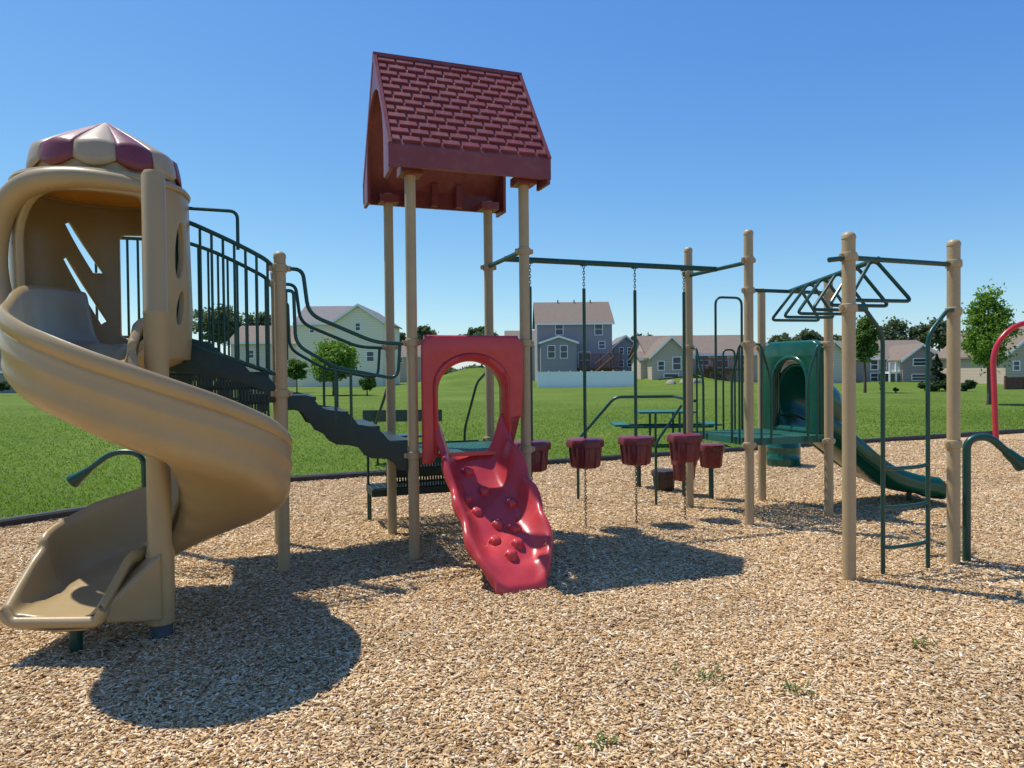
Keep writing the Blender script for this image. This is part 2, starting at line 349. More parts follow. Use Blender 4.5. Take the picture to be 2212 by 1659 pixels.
# ------------------------------------------------------------------ main tower
S1 = 1.0
tw = thing('play_tower', 'tall four post play tower under a brick red shingled gable roof', 'play tower', L(.5, .5, 0))
post(tw, L(0, 0, 0), 3.26, (1.80, .87), cap=False); post(tw, L(S1, 0, 0), 3.26, (2.60, 1.80, .87), cap=False)
post(tw, L(0, S1, 0), 3.26, (1.80, .87), cap=False); post(tw, L(S1, S1, 0), 3.26, (2.60, 1.80, .87), cap=False)
obj('deck', lattice(.05, S1-.05, .05, S1-.05, .86), M['gdeck'], tw, smooth=0)
ra0, ra1, rb0, rb1, zt, ze, zb = -.21, 1.18, -.19, 1.19, 4.34, 3.36, 3.19; rbm = .5
def slp(be):
    def pt_(a, t, off):
        b = rbm+(be-rbm)*t; z = zt+(ze-zt)*t; nb = (zt-ze); nz = abs(be-rbm); ln_ = math.hypot(nb, nz)
        return L(a, b+(1 if be > rbm else -1)*off*nb/ln_, z+off*nz/ln_)
    return pt_
mb = MB()
for be in (rb0, rb1):
    pt_ = slp(be)
    mb.hexa([pt_(ra0, 1, -.03), pt_(ra1, 1, -.03), pt_(ra1, 0, -.03), pt_(ra0, 0, -.03), pt_(ra0, 1, 0), pt_(ra1, 1, 0), pt_(ra1, 0, 0), pt_(ra0, 0, 0)])
    q = (be, be+.03) if be < 0 else (be-.03, be); mb.lbox(ra0, ra1, *q, zb, ze+.0)
for k in range(3): mb.lbox(.2+.25*k, .26+.25*k, 1.08, 1.161, 3.2, 3.42)
roof = obj('roof', mb, M['roof'], tw, smooth=0)
mb = MB(); rows = 12
for be in (rb0, rb1):
    pt_ = slp(be)
    for r_ in range(rows):
        t0 = .015+r_*.97/rows; t1 = t0+.97/rows*1.0; lo = .165; off = (r_ % 2)*lo/2; a = ra0+.035-off
        while a < ra1-.035:
            s0, s1 = max(a, ra0+.035), min(a+lo-.018, ra1-.035); a += lo
            if s1-s0 < .02: continue
            h0_, hh, g_ = .008, .020, .0025
            p8 = [(s0+g_, t0+.004, h0_), (s1-g_, t0+.004, h0_), (s1-g_, t1-.022, hh), (s0+g_, t1-.022, hh), (s0, t1-.018, hh-.004), (s1, t1-.018, hh-.004), (s0, t1-.017, -.001), (s1, t1-.017, -.001), (s0, t0, -.001), (s1, t0, -.001)]
            mb.add([pt_(*q) for q in p8], [(0, 1, 2, 3), (3, 2, 5, 4), (4, 5, 7, 6), (0, 3, 4, 6, 8), (1, 9, 7, 5, 2), (0, 8, 9, 1)])
    for ae in (ra0, ra1-.03):
        mb.hexa([pt_(ae, 1, 0), pt_(ae+.03, 1, 0), pt_(ae+.03, 0, 0), pt_(ae, 0, 0), pt_(ae, 1, .02), pt_(ae+.03, 1, .02), pt_(ae+.03, 0, .02), pt_(ae, 0, .02)])
mb.lbox(ra0, ra1, rbm-.02, rbm+.02, zt-.01, zt+.022)
obj('shingles', mb, M['roof'], roof, smooth=0)
arch = archpts(.06, .94, zb-.01, 4.02, 18, ry=.62)[::-1]
outer = [(rb0+.004, ze-.01), (rbm, zt-.02), (rb1-.004, ze-.01), (rb1-.004, zb-.04)]+[(.94, zb-.04)]+arch[1:-1]+[(.06, zb-.04), (rb0+.004, zb-.04)]
for ae in (ra0+.02, ra1-.02):
    obj('gable', panel(outer, [], .03, .004, lambda x, y_, z: L(ae+z, x, y_)), M['roof'], roof)
for a_, b_ in ((0, 0), (S1, 0), (0, S1), (S1, S1)): obj('post_socket', MB().lbox(a_-.09, a_+.09, b_-.09, b_+.09, 3.17, 3.24), M['roof'], roof, smooth=0)
# stair behind tower
bs = thing('access_stair', 'slotted dark green stair rising from the wood chips to the back of the tall tower', 'stair', L(.45, 1.5, 0))
for k, (zz, b0, b1, a0) in enumerate(((.62, 1.03, 1.35, 0.02), (.38, 1.35, 1.75, -.12))):
    obj('tread', lattice(a0, .88, b0, b1, zz, 14), M['dkgreen'], bs, smooth=0)
for k, (zz0, zz1, b_, aa) in enumerate(((.62, .86, 1.02, .02), (.38, .62, 1.36, .02), (.33, .38, 1.37, -.12))):
    obj('riser', slots(lambda t, z, o_: L(aa+t, b_+o_, z), .88-aa, zz0, zz1, 30, 4, .010), M['dkgreen'], bs, smooth=0)
for a_ in (-.1, .86):
    obj('leg', MB().tube([L(a_, 1.74, -.05), L(a_, 1.74, .36)], .018), M['green'], bs)
rail(bs, [L(-.12, 1.70, -.05), L(-.12, 1.70, .78), L(-.02, 1.25, 1.3), L(0, 1.03, 1.5)], .014, name='handrail')
rail(bs, [L(.88, 1.55, .4), L(.88, 1.5, .95), L(.93, 1.2, 1.45), L(.98, 1.04, 1.55)], .014, name='handrail')
# ------------------------------------------------------------------ red climbing ramp
rr = thing('climbing_ramp', 'red moulded climbing slide with arched entry panel on the tall tower', 'climbing slide', L(.5, -.6, 0))
out = [(.055, .80), (.14, .80), (.17, .86), (.80, .86), (.815, 1.14), (.93, 1.16), (.945, 1.50), (.945, 1.76), (.935, 1.81), (.90, 1.845), (.85, 1.86), (.15, 1.86), (.10, 1.845), (.065, 1.81), (.055, 1.76)]
h0 = (.145, .820, 1.70); h1 = (.20, .77, 1.645)
hole = archpts(h0[0]+.02, h0[1]-.02, .875, h0[2], 18, ry=.27)
obj('entry_panel', panel(out, [hole], .05, .022, lambda x, y_, z: L(x, -.085+z, y_)), M['red'], rr)
rw = []
for (q, bb) in (((h0[0]+.012, h0[1]-.012, h0[2]+.004), -.098), ((h0[0]+.010, h0[1]-.010, h0[2]+.004), -.118), ((h0[0]+.024, h0[1]-.024, h0[2]-.010), -.126), ((h1[0]-.008, h1[1]+.008, h1[2]+.008), -.085), (h1, -.03), ((h1[0]-.006, h1[1]+.006, h1[2]+.006), .045)): rw.append([L(x, bb, z) for x, z in archpts(q[0], q[1], .88, q[2], 28, ry=.26)])
obj('arch_reveal', MB().grid(rw), M['red'], rr, smooth=75, solid=.006)
obj('panel_shoulder', MB().tube([L(a_, -.045, 1.835) for a_ in (.09, .3, .7, .91)], .028, 12), M['red'], rr)
Lr = 1.10
def rampz(s): return .10+.76*(1-s)**1.15*(1-.12*math.sin(PI*s)) + (.0 if s < .9 else -(s-.9)*.5)
def ramp_pt(s, t, lift=0):
    wl = .262+.042*math.sin(PI*s)-.012*s+.014*math.sin(s*27)*(abs(t)**5)*(1 if s < .8 else max(0, 1-(s-.8)*8))
    if s > .80: wl *= math.sqrt(max(.02, 1-((s-.80)/.21)**2*.58))
    e = abs(t); wall = (.25*(1-s)**.7+.06*(1-s*.5)+.034*math.sin(s*27+(1.6 if t > 0 else 0))*(1-s*.7))*max(0, (e-.5)/.5)**1.7
    wob = .018*math.sin(s*19+t*3.5)*(1-e*.6)*(1 if s < .85 else max(0, 1-(s-.85)*8))
    shift = .035*math.sin(PI*s)+.040*s
    return L(.475+shift+t*wl*1.05, -.03-s*Lr, rampz(s)+wall+wob+lift)
ns, nt_ = 56, 22
rows_ = [[ramp_pt(i/ns, -1+2*j/nt_) for j in range(nt_+1)] for i in range(ns+1)]
for i, r_ in enumerate(rows_):
    s = i/ns; f_ = 1 if s < .8 else max(.15, 1-(s-.8)*4); dl = -U*.03*f_; dr = U*.03*f_; skirt = V((0, 0, -(.07+.02*math.sin(s*26))))
    r_.insert(0, r_[0]+dl*.8+V((0, 0, .002))); r_.insert(0, r_[0]+dl*.4+skirt); r_.append(r_[-1]+dr*.8+V((0, 0, .002))); r_.append(r_[-1]+dr*.4+skirt)
last = [p-W*.025+V((0, 0, -.05)) for p in rows_[-1]]; rows_.append([p-W*.012+V((0, 0, -.012)) for p in rows_[-1]]); rows_.append([V((p.x, p.y, max(-.01, p.z-.08))) for p in last])
rp = obj('ramp', MB().grid(rows_), M['red'], rr, smooth=70, solid=.02, sub=1)
for (s, t) in ((.14, -.28), (.26, -.02), (.39, .55), (.44, -.45), (.54, -.05), (.60, .34), (.68, -.30), (.74, .22), (.82, -.05), (.32, -.55)):
    c_ = ramp_pt(s, t); mb = MB(); sl = math.atan2(rampz(s-.03)-rampz(s+.03), .06*Lr)
    rot = Matrix.Rotation(TH, 3, 'Z') @ Matrix.Rotation(sl*.75, 3, 'X')
    mb.lathe([(.064, -.03), (.054, .014), (.043, .040), (.026, .050), (.002, .052)], c_, 6, rot=rot); o = obj('climbing_grip', mb, M['red'], rp, smooth=25); bv = o.modifiers.new('bevel', 'BEVEL'); bv.width = .006; bv.segments = 2
# ------------------------------------------------------------------ overhead beam with pods
E = 3.37
ob = thing('overhead_beam', 'dark green overhead bar joining the tall tower to the right hand platform', 'overhead bar', L(2.2, .5, 2.6))
for a_, w_ in ((S1, 1.0), (E, 1.03)): rail(ob, [L(a_, 0, 2.61), L(a_, w_, 2.61)], .021, name='crossbar')
rail(ob, [L(S1, .5, 2.612), L(E, .52, 2.612)], .028, name='beam')
def chain(p, q, parent):
    p, q = V(p), V(q); n_ = max(2, int((q-p).length/.027)); mb = MB()
    for i in range(n_):
        c_ = p+(q-p)*((i+.5)/n_); pts = []
        for k in range(8):
            a = 2*PI*k/8; e = V((math.cos(a)*.010, 0, math.sin(a)*.019)) if i % 2 else V((0, math.cos(a)*.010, math.sin(a)*.019)); pts.append(c_+e)
        mb.tube(pts, .0036, 5, closed=True)
    return obj('chain', mb, M['chain'], parent)
def podmesh(x, y, zb_, zt_, R_):
    h_ = zt_-zb_; mb = MB()
    md = lambda a, z: 1+.035*math.cos(8*a)
    md2 = lambda a, z: .93+.07*(1 if math.cos(8*a) > 0 else -.6)
    mb.lathe([(R_*.9, h_-.085), (R_, h_-.08), (R_*1.02, h_-.03), (R_*.97, h_-.008), (R_*.86, h_), (.02, h_+.004)], (x, y, zb_), 64, mod=md)
    mb.lathe([(.02, 0), (R_*.72, 0), (R_*.82, .02), (R_*.93, h_-.07), (R_*.9, h_-.06)], (x, y, zb_), 64, mod=md2)
    return mb
lab = ['first', 'second', 'third', 'fourth']
for i, t in enumerate((.25, .82, 1.39, 1.97)):
    p = L(1+t, .5+.01*t, 0); ztp = .89
    pod = thing('hanging_pod', f'{lab[i]} maroon step pod from the left hanging on a green rod under the overhead bar', 'step pod', (p.x, p.y, ztp-.29))
    po = obj('pod', podmesh(p.x, p.y, ztp-.285, ztp, .178), M['maroon'], pod, smooth=35)
    obj('rod', MB().tube([(p.x, p.y, ztp-.01), (p.x, p.y, 2.36)], .017), M['green'], pod)
    chain((p.x, p.y, 2.36), (p.x, p.y, 2.585), pod); chain((p.x, p.y, -.01), (p.x, p.y, ztp-.285), pod)
    obj('hanger', MB().lathe([(.034, -.02), (.036, 0), (.034, .02)], (p.x, p.y, 2.60), 14), M['green'], pod)
for i, (px, Y, zt_, nm, lb) in enumerate(((1434, 9.15, .27, 'brown', 'dark brown step tub standing on the wood chips'), (1478, 8.75, .47, 'maroon', 'lower maroon step pod on a green stub post behind the fourth hanging pod'), (1536, 8.45, .67, 'maroon', 'upper maroon step pod on a green stub post beside the right hand platform'))):
    p = at(px, 1000, Y); q = thing('step_pod', lb, 'step pod', (p.x, p.y, 0))
    obj('pod', podmesh(p.x, p.y, max(0, zt_-.28), zt_, .155), M[nm], q, smooth=35)
    if zt_ > .3: obj('stub_post', MB().tube([(p.x, p.y, -.05), (p.x, p.y, zt_-.26)], .03), M['green'], q)
p = at(1380, 1000, 9.4); q = thing('step_pod', 'small maroon step pod on a green stub post behind the third hanging pod', 'step pod', (p.x, p.y, 0))
obj('pod', podmesh(p.x, p.y, .40, .66, .155), M['maroon'], q, smooth=35); obj('stub_post', MB().tube([(p.x, p.y, -.05), (p.x, p.y, .41)], .03), M['green'], q)
# ------------------------------------------------------------------ right platform
pf = thing('play_platform', 'right hand green deck on four tan posts with grab rails', 'play platform', L(3.87, .5, 0))
post(pf, L(E, 0, 0), 2.93, (2.63, 2.33, 1.80, .80)); post(pf, L(E, 1.03, 0), 2.93, (2.63, 1.80, .80))
post(pf, L(4.37, 0, 0), 2.50, (2.33, 1.80, .80)); post(pf, L(4.37, 1.03, 0), 2.50, (1.80, .80))
obj('deck', lattice(E+.04, 4.33, .04, .99, .86), M['gdeck'], pf, smooth=0)
for (a, b, da, db) in ((E, 0, 0, 1), (E, 1.03, 0, -1), (E, 0, 1, 0), (4.37, 0, -1, 0)):
    rail(pf, [L(a+da*.05, b+db*.05, 1.80), L(a+da*.14, b+db*.14, 1.80), L(a+da*.27, b+db*.27, 1.45), L(a+da*.27, b+db*.27, .80)], .013, .1, name='grab_rail')
    rail(pf, [L(a+da*.15, b+db*.15, 1.77), L(a+da*.15, b+db*.15, .80)], .011, name='grab_rail')
rail(pf, [L(E+.36, 1.03, .80), L(E+.36, 1.03, 2.38), L(E+.72, 1.03, 2.38), L(E+.72, 1.03, .80)], .014, .09, name='tall_loop')
rail(pf, [L(E+.46, 1.03, .80), L(E+.46, 1.03, 1.78), L(E+.62, 1.03, 1.78), L(E+.62, 1.03, .80)], .011, .06, name='inner_loop')
rail(pf, [L(E+.1, 1.5, 1.24), L(E-.55, 1.75, 1.24), L(E-.95, 1.95, .72), L(E-.95, 1.95, -.05)], .018, .08, name='handrail')
rail(pf, [L(E+.1, 1.06, 1.20), L(E+.1, 1.5, 1.24)], .018, .08, name='handrail')
rail(pf, [L(E-.02, 1.15, 1.15), L(E-.3, 1.25, .72), L(E-.3, 1.25, -.05)], .016, .08, name='handrail')
# green slide
gs = thing('green_slide', 'green plastic slide leaving the right hand platform through an arched panel', 'slide', L(5.1, .5, 0))
gh = archpts(.27, .76, .92, 1.66, 14)
obj('entry_panel', panel([(.06, .84), (.97, .84), (.97, 1.70), (.955, 1.77), (.92, 1.82), (.85, 1.86), (.18, 1.86), (.11, 1.82), (.075, 1.77), (.06, 1.70)], [gh], .09, .035, lambda x, y_, z: L(4.37+z, x, y_)), M['gplas'], gs)
obj('arch_rim', MB().tube([L(4.335, x, z) for x, z in archpts(.25, .78, .90, 1.68, 16)], .028, 10), M['gplas'], gs)
rws = []
for a_ in np.linspace(4.40, 4.80, 9):
    e = (a_-4.4)/.40; rws.append([L(a_, .51-.02*e+(.32-.07*e)*math.cos(q), 1.26-.16*e*e+(.34-.06*e)*math.sin(q)) for q in np.linspace(-.75, PI+.75, 26)])
obj('tunnel_hood', MB().grid(rws), M['gplas'], gs, smooth=60, solid=.03)
sp = smoothpath([L(4.38, .515, .87), L(4.55, .515, .84), L(4.9, .50, .62), L(5.25, .47, .37), L(5.5, .43, .22), L(5.75, .39, .145), L(5.95, .35, .125), L(6.12, .31, .12)], 6)
def gprof(s):
    k_ = 1.5-.3*s; w = .25+.13*s
    fl = 1 if s < .88 else max(.45, 1-(s-.88)*4.5)
    if s > .93: w *= 1-((s-.93)/.07)**2*.16
    dz = 0 if s < .96 else -(s-.96)*.6
    return [(a, b+dz) for a, b in [(-w-.05, .10*k_*fl-.10), (-w-.048, .15*k_*fl), (-w-.02, .165*k_*fl), (-w+.01, .10*k_*fl), (-w+.06, .03*fl), (-.14, 0), (0, -.008), (.14, 0), (w-.06, .03*fl), (w-.01, .10*k_*fl), (w+.02, .165*k_*fl), (w+.048, .15*k_*fl), (w+.05, .10*k_*fl-.10)]]
chg = obj('chute', sweep(sp, gprof), M['gplas'], gs, smooth=60, solid=.018)
obj('exit_lip', MB().tube([V(v)+V((0, 0, -.012)) for v in sweep(sp, gprof).v[-12:-1]], .036, 10), M['gplas'], chg)
mb = MB(); e = L(5.9, .36, 0); mb.tube([e+V((0, 0, -.05)), e+V((0, 0, .10))], .03); obj('support_leg', mb, M['green'], gs)
# ------------------------------------------------------------------ trapeze ladder
PI_, PJ_ = V((2.453, 5.17, 0)), V((3.464, 5.57, 0)); IJ = (PJ_-PI_)
tr = thing('trapeze_ladder', 'overhead ladder of dark green triangular handles between tan posts at the right', 'overhead ladder', PI_)
post(tr, PI_, 2.54, (2.36, 1.99), .047); post(tr, PJ_, 2.55, (2.36, 1.99, .95), .047)
m1 = PI_+IJ*.27+V((0, 0, 2.36)); m2 = L(3.86, 0, 2.335)
rail(tr, [PI_-IJ*.17+V((0, 0, 2.33)), PI_+V((0, 0, 2.355)), PJ_+V((0, 0, 2.355))], .019, name='crossbar')
rail(tr, [L(E, 0, 2.335), L(4.37, 0, 2.335)], .019, name='crossbar')
rail(tr, [m1, m2], .02, name='beam')
for k in range(6):
    c_ = m1+(m2-m1)*(.04+.165*k)-V((0, 0, .01)); hw = .275; an_ = math.radians(14); wd_ = V((math.cos(an_), math.sin(an_), 0)); sw = V((0, -.10+.03*k, -.30))
    pts = [c_-wd_*.03, c_-wd_*hw+sw, c_+wd_*hw+sw, c_+wd_*.03]
    mb = MB(); mid = (pts[1]+pts[2])/2; path = fillet([mid, pts[1], pts[0], pts[3], pts[2], mid+wd_*.002], .05, 5); mb.tube(path, .014, 8); obj('handle', mb, M['green'], tr)
ld = thing('rung_ladder', 'slim dark green ladder standing between the two right hand tan posts', 'ladder', PI_+IJ*.5)
for t0, t1 in ((.03, .27), (.97, .70)):
    P_ = lambda t, z: PI_+IJ*t+V((.02, -.02, z)); rail(ld, [P_(t0, 2.0), P_(t0+(t1-t0)*.3, 1.99), P_(t1, 1.80), P_(t1, -.05)], .016, .08, name='side_rail')
for z in (.81, .52, .22):
    P_ = lambda t, dz: PI_+IJ*t+V((.02, -.02, z+dz)); rail(ld, [P_(.27, .0), P_(.36, -.012), P_(.61, -.012), P_(.70, .0)], .015, name='rung')
# ------------------------------------------------------------------ talk tubes
def talk(base, zt_, off, lb, r, cone, hand):
    t = thing('talk_tube', lb, 'talk tube', base); b = V(base); o_ = V(off)
    pts = [b+V((0, 0, -.05)), b+V((0, 0, zt_)), b+o_*.55+V((0, 0, zt_+.03)), b+o_+V((0, 0, zt_-.14*hand))]
    pth = fillet(pts, .13, 7); obj('pipe', MB().tube(pth, r, 14), M['green'], t)
    d = (pth[-1]-pth[-4]).normalized(); rot = V((0, 0, 1)).rotation_difference(d).to_matrix()
    mb = MB().lathe([(r*1.05, -.01), (r*1.3, .015), (cone*.75, .10), (cone, .15), (cone, .165), (cone*.8, .16), (r, .06)], pth[-1], 24, rot=rot, cap=False); obj('horn', mb, M['green'], t)
talk((-3.12, 6.0, 0), .89, (-.44, -.05, 0), 'dark green talk tube with a horn behind the spiral slide', .024, .06, .9)
talk((3.60, 5.62, 0), .98, (.30, -.02, 0), 'dark green talk tube with a horn at the far right post', .030, .062, .7)
# ------------------------------------------------------------------ stairs: upper
A1 = -1.03; A2 = -1.93
us = thing('upper_stair', 'dark green upper stair with tall baluster railings beside the spiral slide', 'stair', L(-1.45, .5, 0))
post(us, L(A1, 0, 0), 2.50, (2.37, 1.40)); post(us, L(A1, 1.0, 0), 2.50, (2.37, 1.40))
obj('support_post', MB().tube([L(A2, 0, -.05), L(A2, 0, 1.75)], .045, 16), M['tan'], us); obj('support_post', MB().tube([L(A2, 1, -.05), L(A2, 1, 1.75)], .045, 16), M['tan'], us)
for bb in (0.0, 1.0):
    AL = A2 if bb == 0 else A2-.55
    def zt2(a): t = (A1-a)/(A1-A2); return 2.36+.36*min(1, t*1.25)**.8
    def zb2(a): t = min(1, (A1-a)/(A1-A2)); return 1.55+.33*t
    fr = [L(A1-.03, bb, 2.36)]+[L(a, bb, zt2(a)) for a in np.linspace(A1-.1, AL, 7)]
    rail(us, fr, .017, .1, name='top_rail'); rail(us, [L(A1-.03, bb, 1.55), L(A2, bb, 1.88), L(AL-.002, bb, 1.88)], .015, name='bottom_rail')
    for a in np.linspace(A1-.09, AL+.02, 11 if bb == 0 else 18): obj('baluster', MB().tube([L(a, bb, zb2(a)), L(a, bb, zt2(a))], .0105, 8), M['green'], us)
    wav = [(A1+.02, 1.42), (A1-.04, 1.46), (A1-.10, 1.54), (A1-.22, 1.56), (A1-.30, 1.66), (A1-.42, 1.69), (A1-.50, 1.79), (A1-.62, 1.82), (A1-.70, 1.86), (A2-.02, 1.88), (A2-.02, 1.60), (A1-.40, 1.52), (A1-.12, 1.42), (A1-.08, 1.34), (A1+.02, 1.34)]
    obj('stringer', panel(wav, [], .02, .003, lambda x, y_, z: L(x, bb+z, y_)), M['dkgreen'], us)
    obj('slotted_screen', slots(lambda t, z, o_: L(A2+t, bb+o_, z), A1-A2-.10, 1.22, 1.56, 34, 3, .009), M['dkgreen'], us, smooth=0)
for k in range(4):
    a = A1-.04-k*.2; z = 1.40+k*.10; obj('tread', MB().lbox(a-.24, a, .03, .97, z-.03, z), M['dkgreen'], us, smooth=0)
obj('landing', MB().lbox(A1-.30, A1+.05, .02, .98, 1.33, 1.365), M['dkgreen'], us, smooth=0)
rail(us, [L(A1-.30, -.0, 2.50), L(A1-.30, -.0, 2.79), L(A1-.72, .0, 2.79), L(A1-.74, -.0, 2.70)], .013, .06, name='grab_loop')
ls = thing('step_bridge', 'wavy dark green steps with sloping hand rails down to the tall tower', 'stair', L(-.5, .5, 0))
for bb in (0.0, 1.0):
    top = [(-1.03, 1.385), (-.85, 1.385), (-.80, 1.37), (-.76, 1.31), (-.71, 1.27), (-.62, 1.255), (-.54, 1.245), (-.49, 1.20), (-.45, 1.14), (-.37, 1.125), (-.30, 1.11), (-.25, 1.06), (-.20, 1.0), (-.12, .985), (-.05, .97)]
    bot = [(-.05, .74), (-.13, .76), (-.17, .82), (-.22, .85), (-.34, .86), (-.40, .89), (-.45, .955), (-.52, .975), (-.62, .985), (-.68, 1.02), (-.73, 1.085), (-.79, 1.11), (-.83, 1.18), (-.88, 1.25), (-.94, 1.27), (-1.03, 1.27)]
    obj('stringer', panel(top+bot, [], .022, .003, lambda x, y_, z: L(x, bb+z, y_)), M['dkgreen'], ls)
    rail(ls, [L(-1.0, bb, 2.37), L(-.86, bb, 2.37), L(-.82, bb, 2.02), L(-.30, bb, 1.80), L(-.03, bb, 1.79)], .016, .10)
    rail(ls, [L(-1.0, bb, 2.20), L(-.93, bb, 2.20), L(-.92, bb, 1.78), L(-.62, bb, 1.60), L(-.12, bb, 1.50), L(-.10, bb, 1.79)], .014, .09)
    for a, z0, z1 in ((-.62, 1.20, 1.60), (-.50, 1.15, 1.56)): obj('baluster', MB().tube([L(a, bb, z0), L(a, bb, z1)], .012, 8), M['green'], ls)
    obj('baluster', MB().tube([L(-.985, bb, 1.66), L(-.985, bb, 2.20)], .01, 8), M['green'], ls)
for k in range(4): a = -1.02+.25*k; z = 1.37-.125*k; obj('tread', MB().lbox(a, a+.25, .02, .98, z-.03, z), M['dkgreen'], ls, smooth=0)
# ------------------------------------------------------------------ spiral slide
PC = V((-2.09, 4.18, 0)); HC = V((-2.86, 5.03, 0)); HR = .51
ss = thing('spiral_slide', 'large tan spiral slide with hooded top and red and tan canopy at the left', 'spiral slide', PC)
mb = MB().lathe([(.074, .09), (.078, .5), (.066, .56), (.066, 1.9), (.068, 1.91), (.068, 1.93), (.064, 1.94), (.064, 2.72), (.05, 2.745), (.01, 2.755)], PC, 28); pole = obj('centre_pole', mb, M['tanp'], ss)
obj('pole_foot', MB().lathe([(.062, -.05), (.062, .1), (.06, .1)], PC, 24), M['foot'], pole)
def sph(ph, r, z): a = math.radians(ph); return (PC.x+r*math.cos(a), PC.y+r*math.sin(a), z)
pts = [(-2.74, 5.10, 1.77), (-2.72, 4.75, 1.76), (-2.64, 4.42, 1.72)]+[sph(ph, .415, z) for ph, z in ((190, 1.635), (220, 1.53), (250, 1.405), (280, 1.26), (310, 1.11), (340, .96), (370, .815), (400, .69), (430, .575), (460, .48), (490, .395), (518, .325))]+[(-2.47, 4.18, .285), (-2.475, 4.00, .262), (-2.475, 3.80, .25)]
sp = smoothpath(pts, 7)
def kk(s):
    k_ = 1.0
    if s > .80: k_ = 1-.40*(s-.80)/.12 if s < .92 else .60-(s-.92)*6
    return max(.10, k_)
def rim(s): return .9 if s < .85 else .9-.12*(s-.85)/.15
def sprof(s):
    k_ = kk(s); ki = 1+.5*max(0, (s-.75)/.17) if s < .92 else 1.5-(s-.92)*14
    ki = max(.35, ki); i0 = .17*ki; r_ = rim(s)
    return [(a*r_, b) for a, b in [(-.335, i0-.05), (-.335, i0-.01), (-.315, i0+.008), (-.298, i0-.01), (-.29, i0*.5), (-.265, .02), (-.19, .0), (-.02, -.006), (.14, .0), (.235, .012), (.27, .07*k_), (.292, .14*k_), (.306, .22*k_), (.318, .30*k_), (.328, .35*k_), (.340, .372*k_), (.354, .378*k_), (.366, .368*k_), (.371, .34*k_), (.370, .29*k_)]]
def smooth_outer(s):
    k_ = kk(s); r_ = rim(s)
    return [(a*r_, b) for a, b in [(.371, .32*k_), (.366, .26*k_), (.367, .235*k_), (.374, .21*k_), (.372, .185*k_), (.362, .16*k_), (.357, .10*k_), (.361, .075*k_), (.352, .03*k_), (.315, -.02), (.23, -.055), (0, -.07), (-.2, -.065), (-.29, -.03), (-.335, .05)]]
ch = obj('chute', sweep(sp, sprof), M['tanp'], ss, smooth=60, solid=.012)
obj('outer_shell', sweep(sp, smooth_outer), M['tanp'], ch, smooth=60, solid=.008)
e0, e1_ = V(sp[-1]), V(sp[-2]); td = (e0-e1_); td.z = 0; td.normalize(); nn = V((td.y, -td.x, 0))
obj('exit_lip', MB().tube(fillet([e0+nn*-.27+V((0, 0, .045)), e0+nn*-.235+V((0, 0, -.022)), e0+nn*.23+V((0, 0, -.022)), e0+nn*.275+V((0, 0, .035))], .05), .032, 12), M['tanp'], ch)
br = [(-2.225, 3.84), (-2.04, 4.10), (-2.12, 4.22), (-2.27, 4.02)]
mb = MB(); mb.hexa([(br[0][0], br[0][1], .20), (br[1][0], br[1][1], .12), (br[2][0], br[2][1], .12), (br[3][0], br[3][1], .20), (br[0][0], br[0][1], .30), (br[1][0], br[1][1], .52), (br[2][0], br[2][1], .54), (br[3][0], br[3][1], .36)])
o = obj('joint_bracket', mb, M['tanp'], ss, smooth=0); bv = o.modifiers.new('bevel', 'BEVEL'); bv.width = .02; bv.segments = 3
obj('support_leg', MB().tube([(-2.46, 3.96, -.05), (-2.46, 3.96, .22)], .034, 14), M['green'], ss)
def hmap(x, y_, z):
    th_ = x/HR; bul = .03*math.sin(PI*min(1, max(0, (y_-1.66)/1.2))); r = HR+z+bul; return V((HC.x+r*math.sin(th_), HC.y-r*math.cos(th_), y_))
dg = lambda a: math.radians(a)*HR
holes = [rrect(dg(-33), dg(54), 1.74, 2.73, (.05, .05, .30, .10), 8), rrect(dg(-207), dg(-161), 1.84, 2.64, .04),
         ellipse(dg(84), 2.42, .050, .20, -.15), ellipse(dg(84), 2.02, .04, .12, -.15),
         [(dg(-124), 2.70), (dg(-120), 2.68), (dg(-141), 2.34), (dg(-148), 2.34)][::-1], [(dg(-122), 2.44), (dg(-119), 2.42), (dg(-146), 1.95), (dg(-150), 1.97)][::-1]]
mb = panel([(dg(-259.9), 1.66), (dg(99.9), 1.66), (dg(99.9), 2.86), (dg(-259.9), 2.86)], holes, .05, .012, hmap, cuts=[dg(a) for a in range(-255, 100, 5)])
hood = obj('hood', mb, M['tanp'], ss, smooth=35)
cp_ = [(56, 2.79, .01), (35, 2.80, .02), (8, 2.80, .03), (-16, 2.76, .055), (-33, 2.64, .085), (-41, 2.45, .105), (-43, 2.25, .10), (-40, 2.06, .075), (-34, 1.93, .04), (-27, 1.84, .02)]
fr = smoothpath([hmap(dg(a), z, off) for a, z, off in cp_], 5); m_ = len(fr)
obj('opening_rim', MB().tube(fr, [.026+.050*math.sin(PI*min(1, .12+.9*i/m_)) for i in range(m_)], 14), M['tanp'], hood)
obj('opening_jamb', MB().tube([hmap(dg(57), z, .01) for z in (1.74, 2.0, 2.4, 2.79)], .03, 10), M['tanp'], hood)
obj('hood_base', MB().lathe([(.02, 1.60), (.38, 1.60), (.47, 1.64), (.53, 1.70), (.53, 1.74), (.02, 1.745)], HC, 40), M['tanp'], hood)
obj('top_ring', MB().lathe([(.46, 2.825), (.548, 2.83), (.556, 2.85), (.54, 2.875), (.46, 2.88), (.46, 2.825)], HC, 48, cap=False), M['tanp'], hood)
obj('ceiling', MB().lathe([(.02, 2.855), (.47, 2.852), (.47, 2.848), (.02, 2.848)], HC, 40), M['orange'], hood)  # opaque disc, its colour stands in for light through the canopy
mb = MB(); ns_ = 12; CS = .93
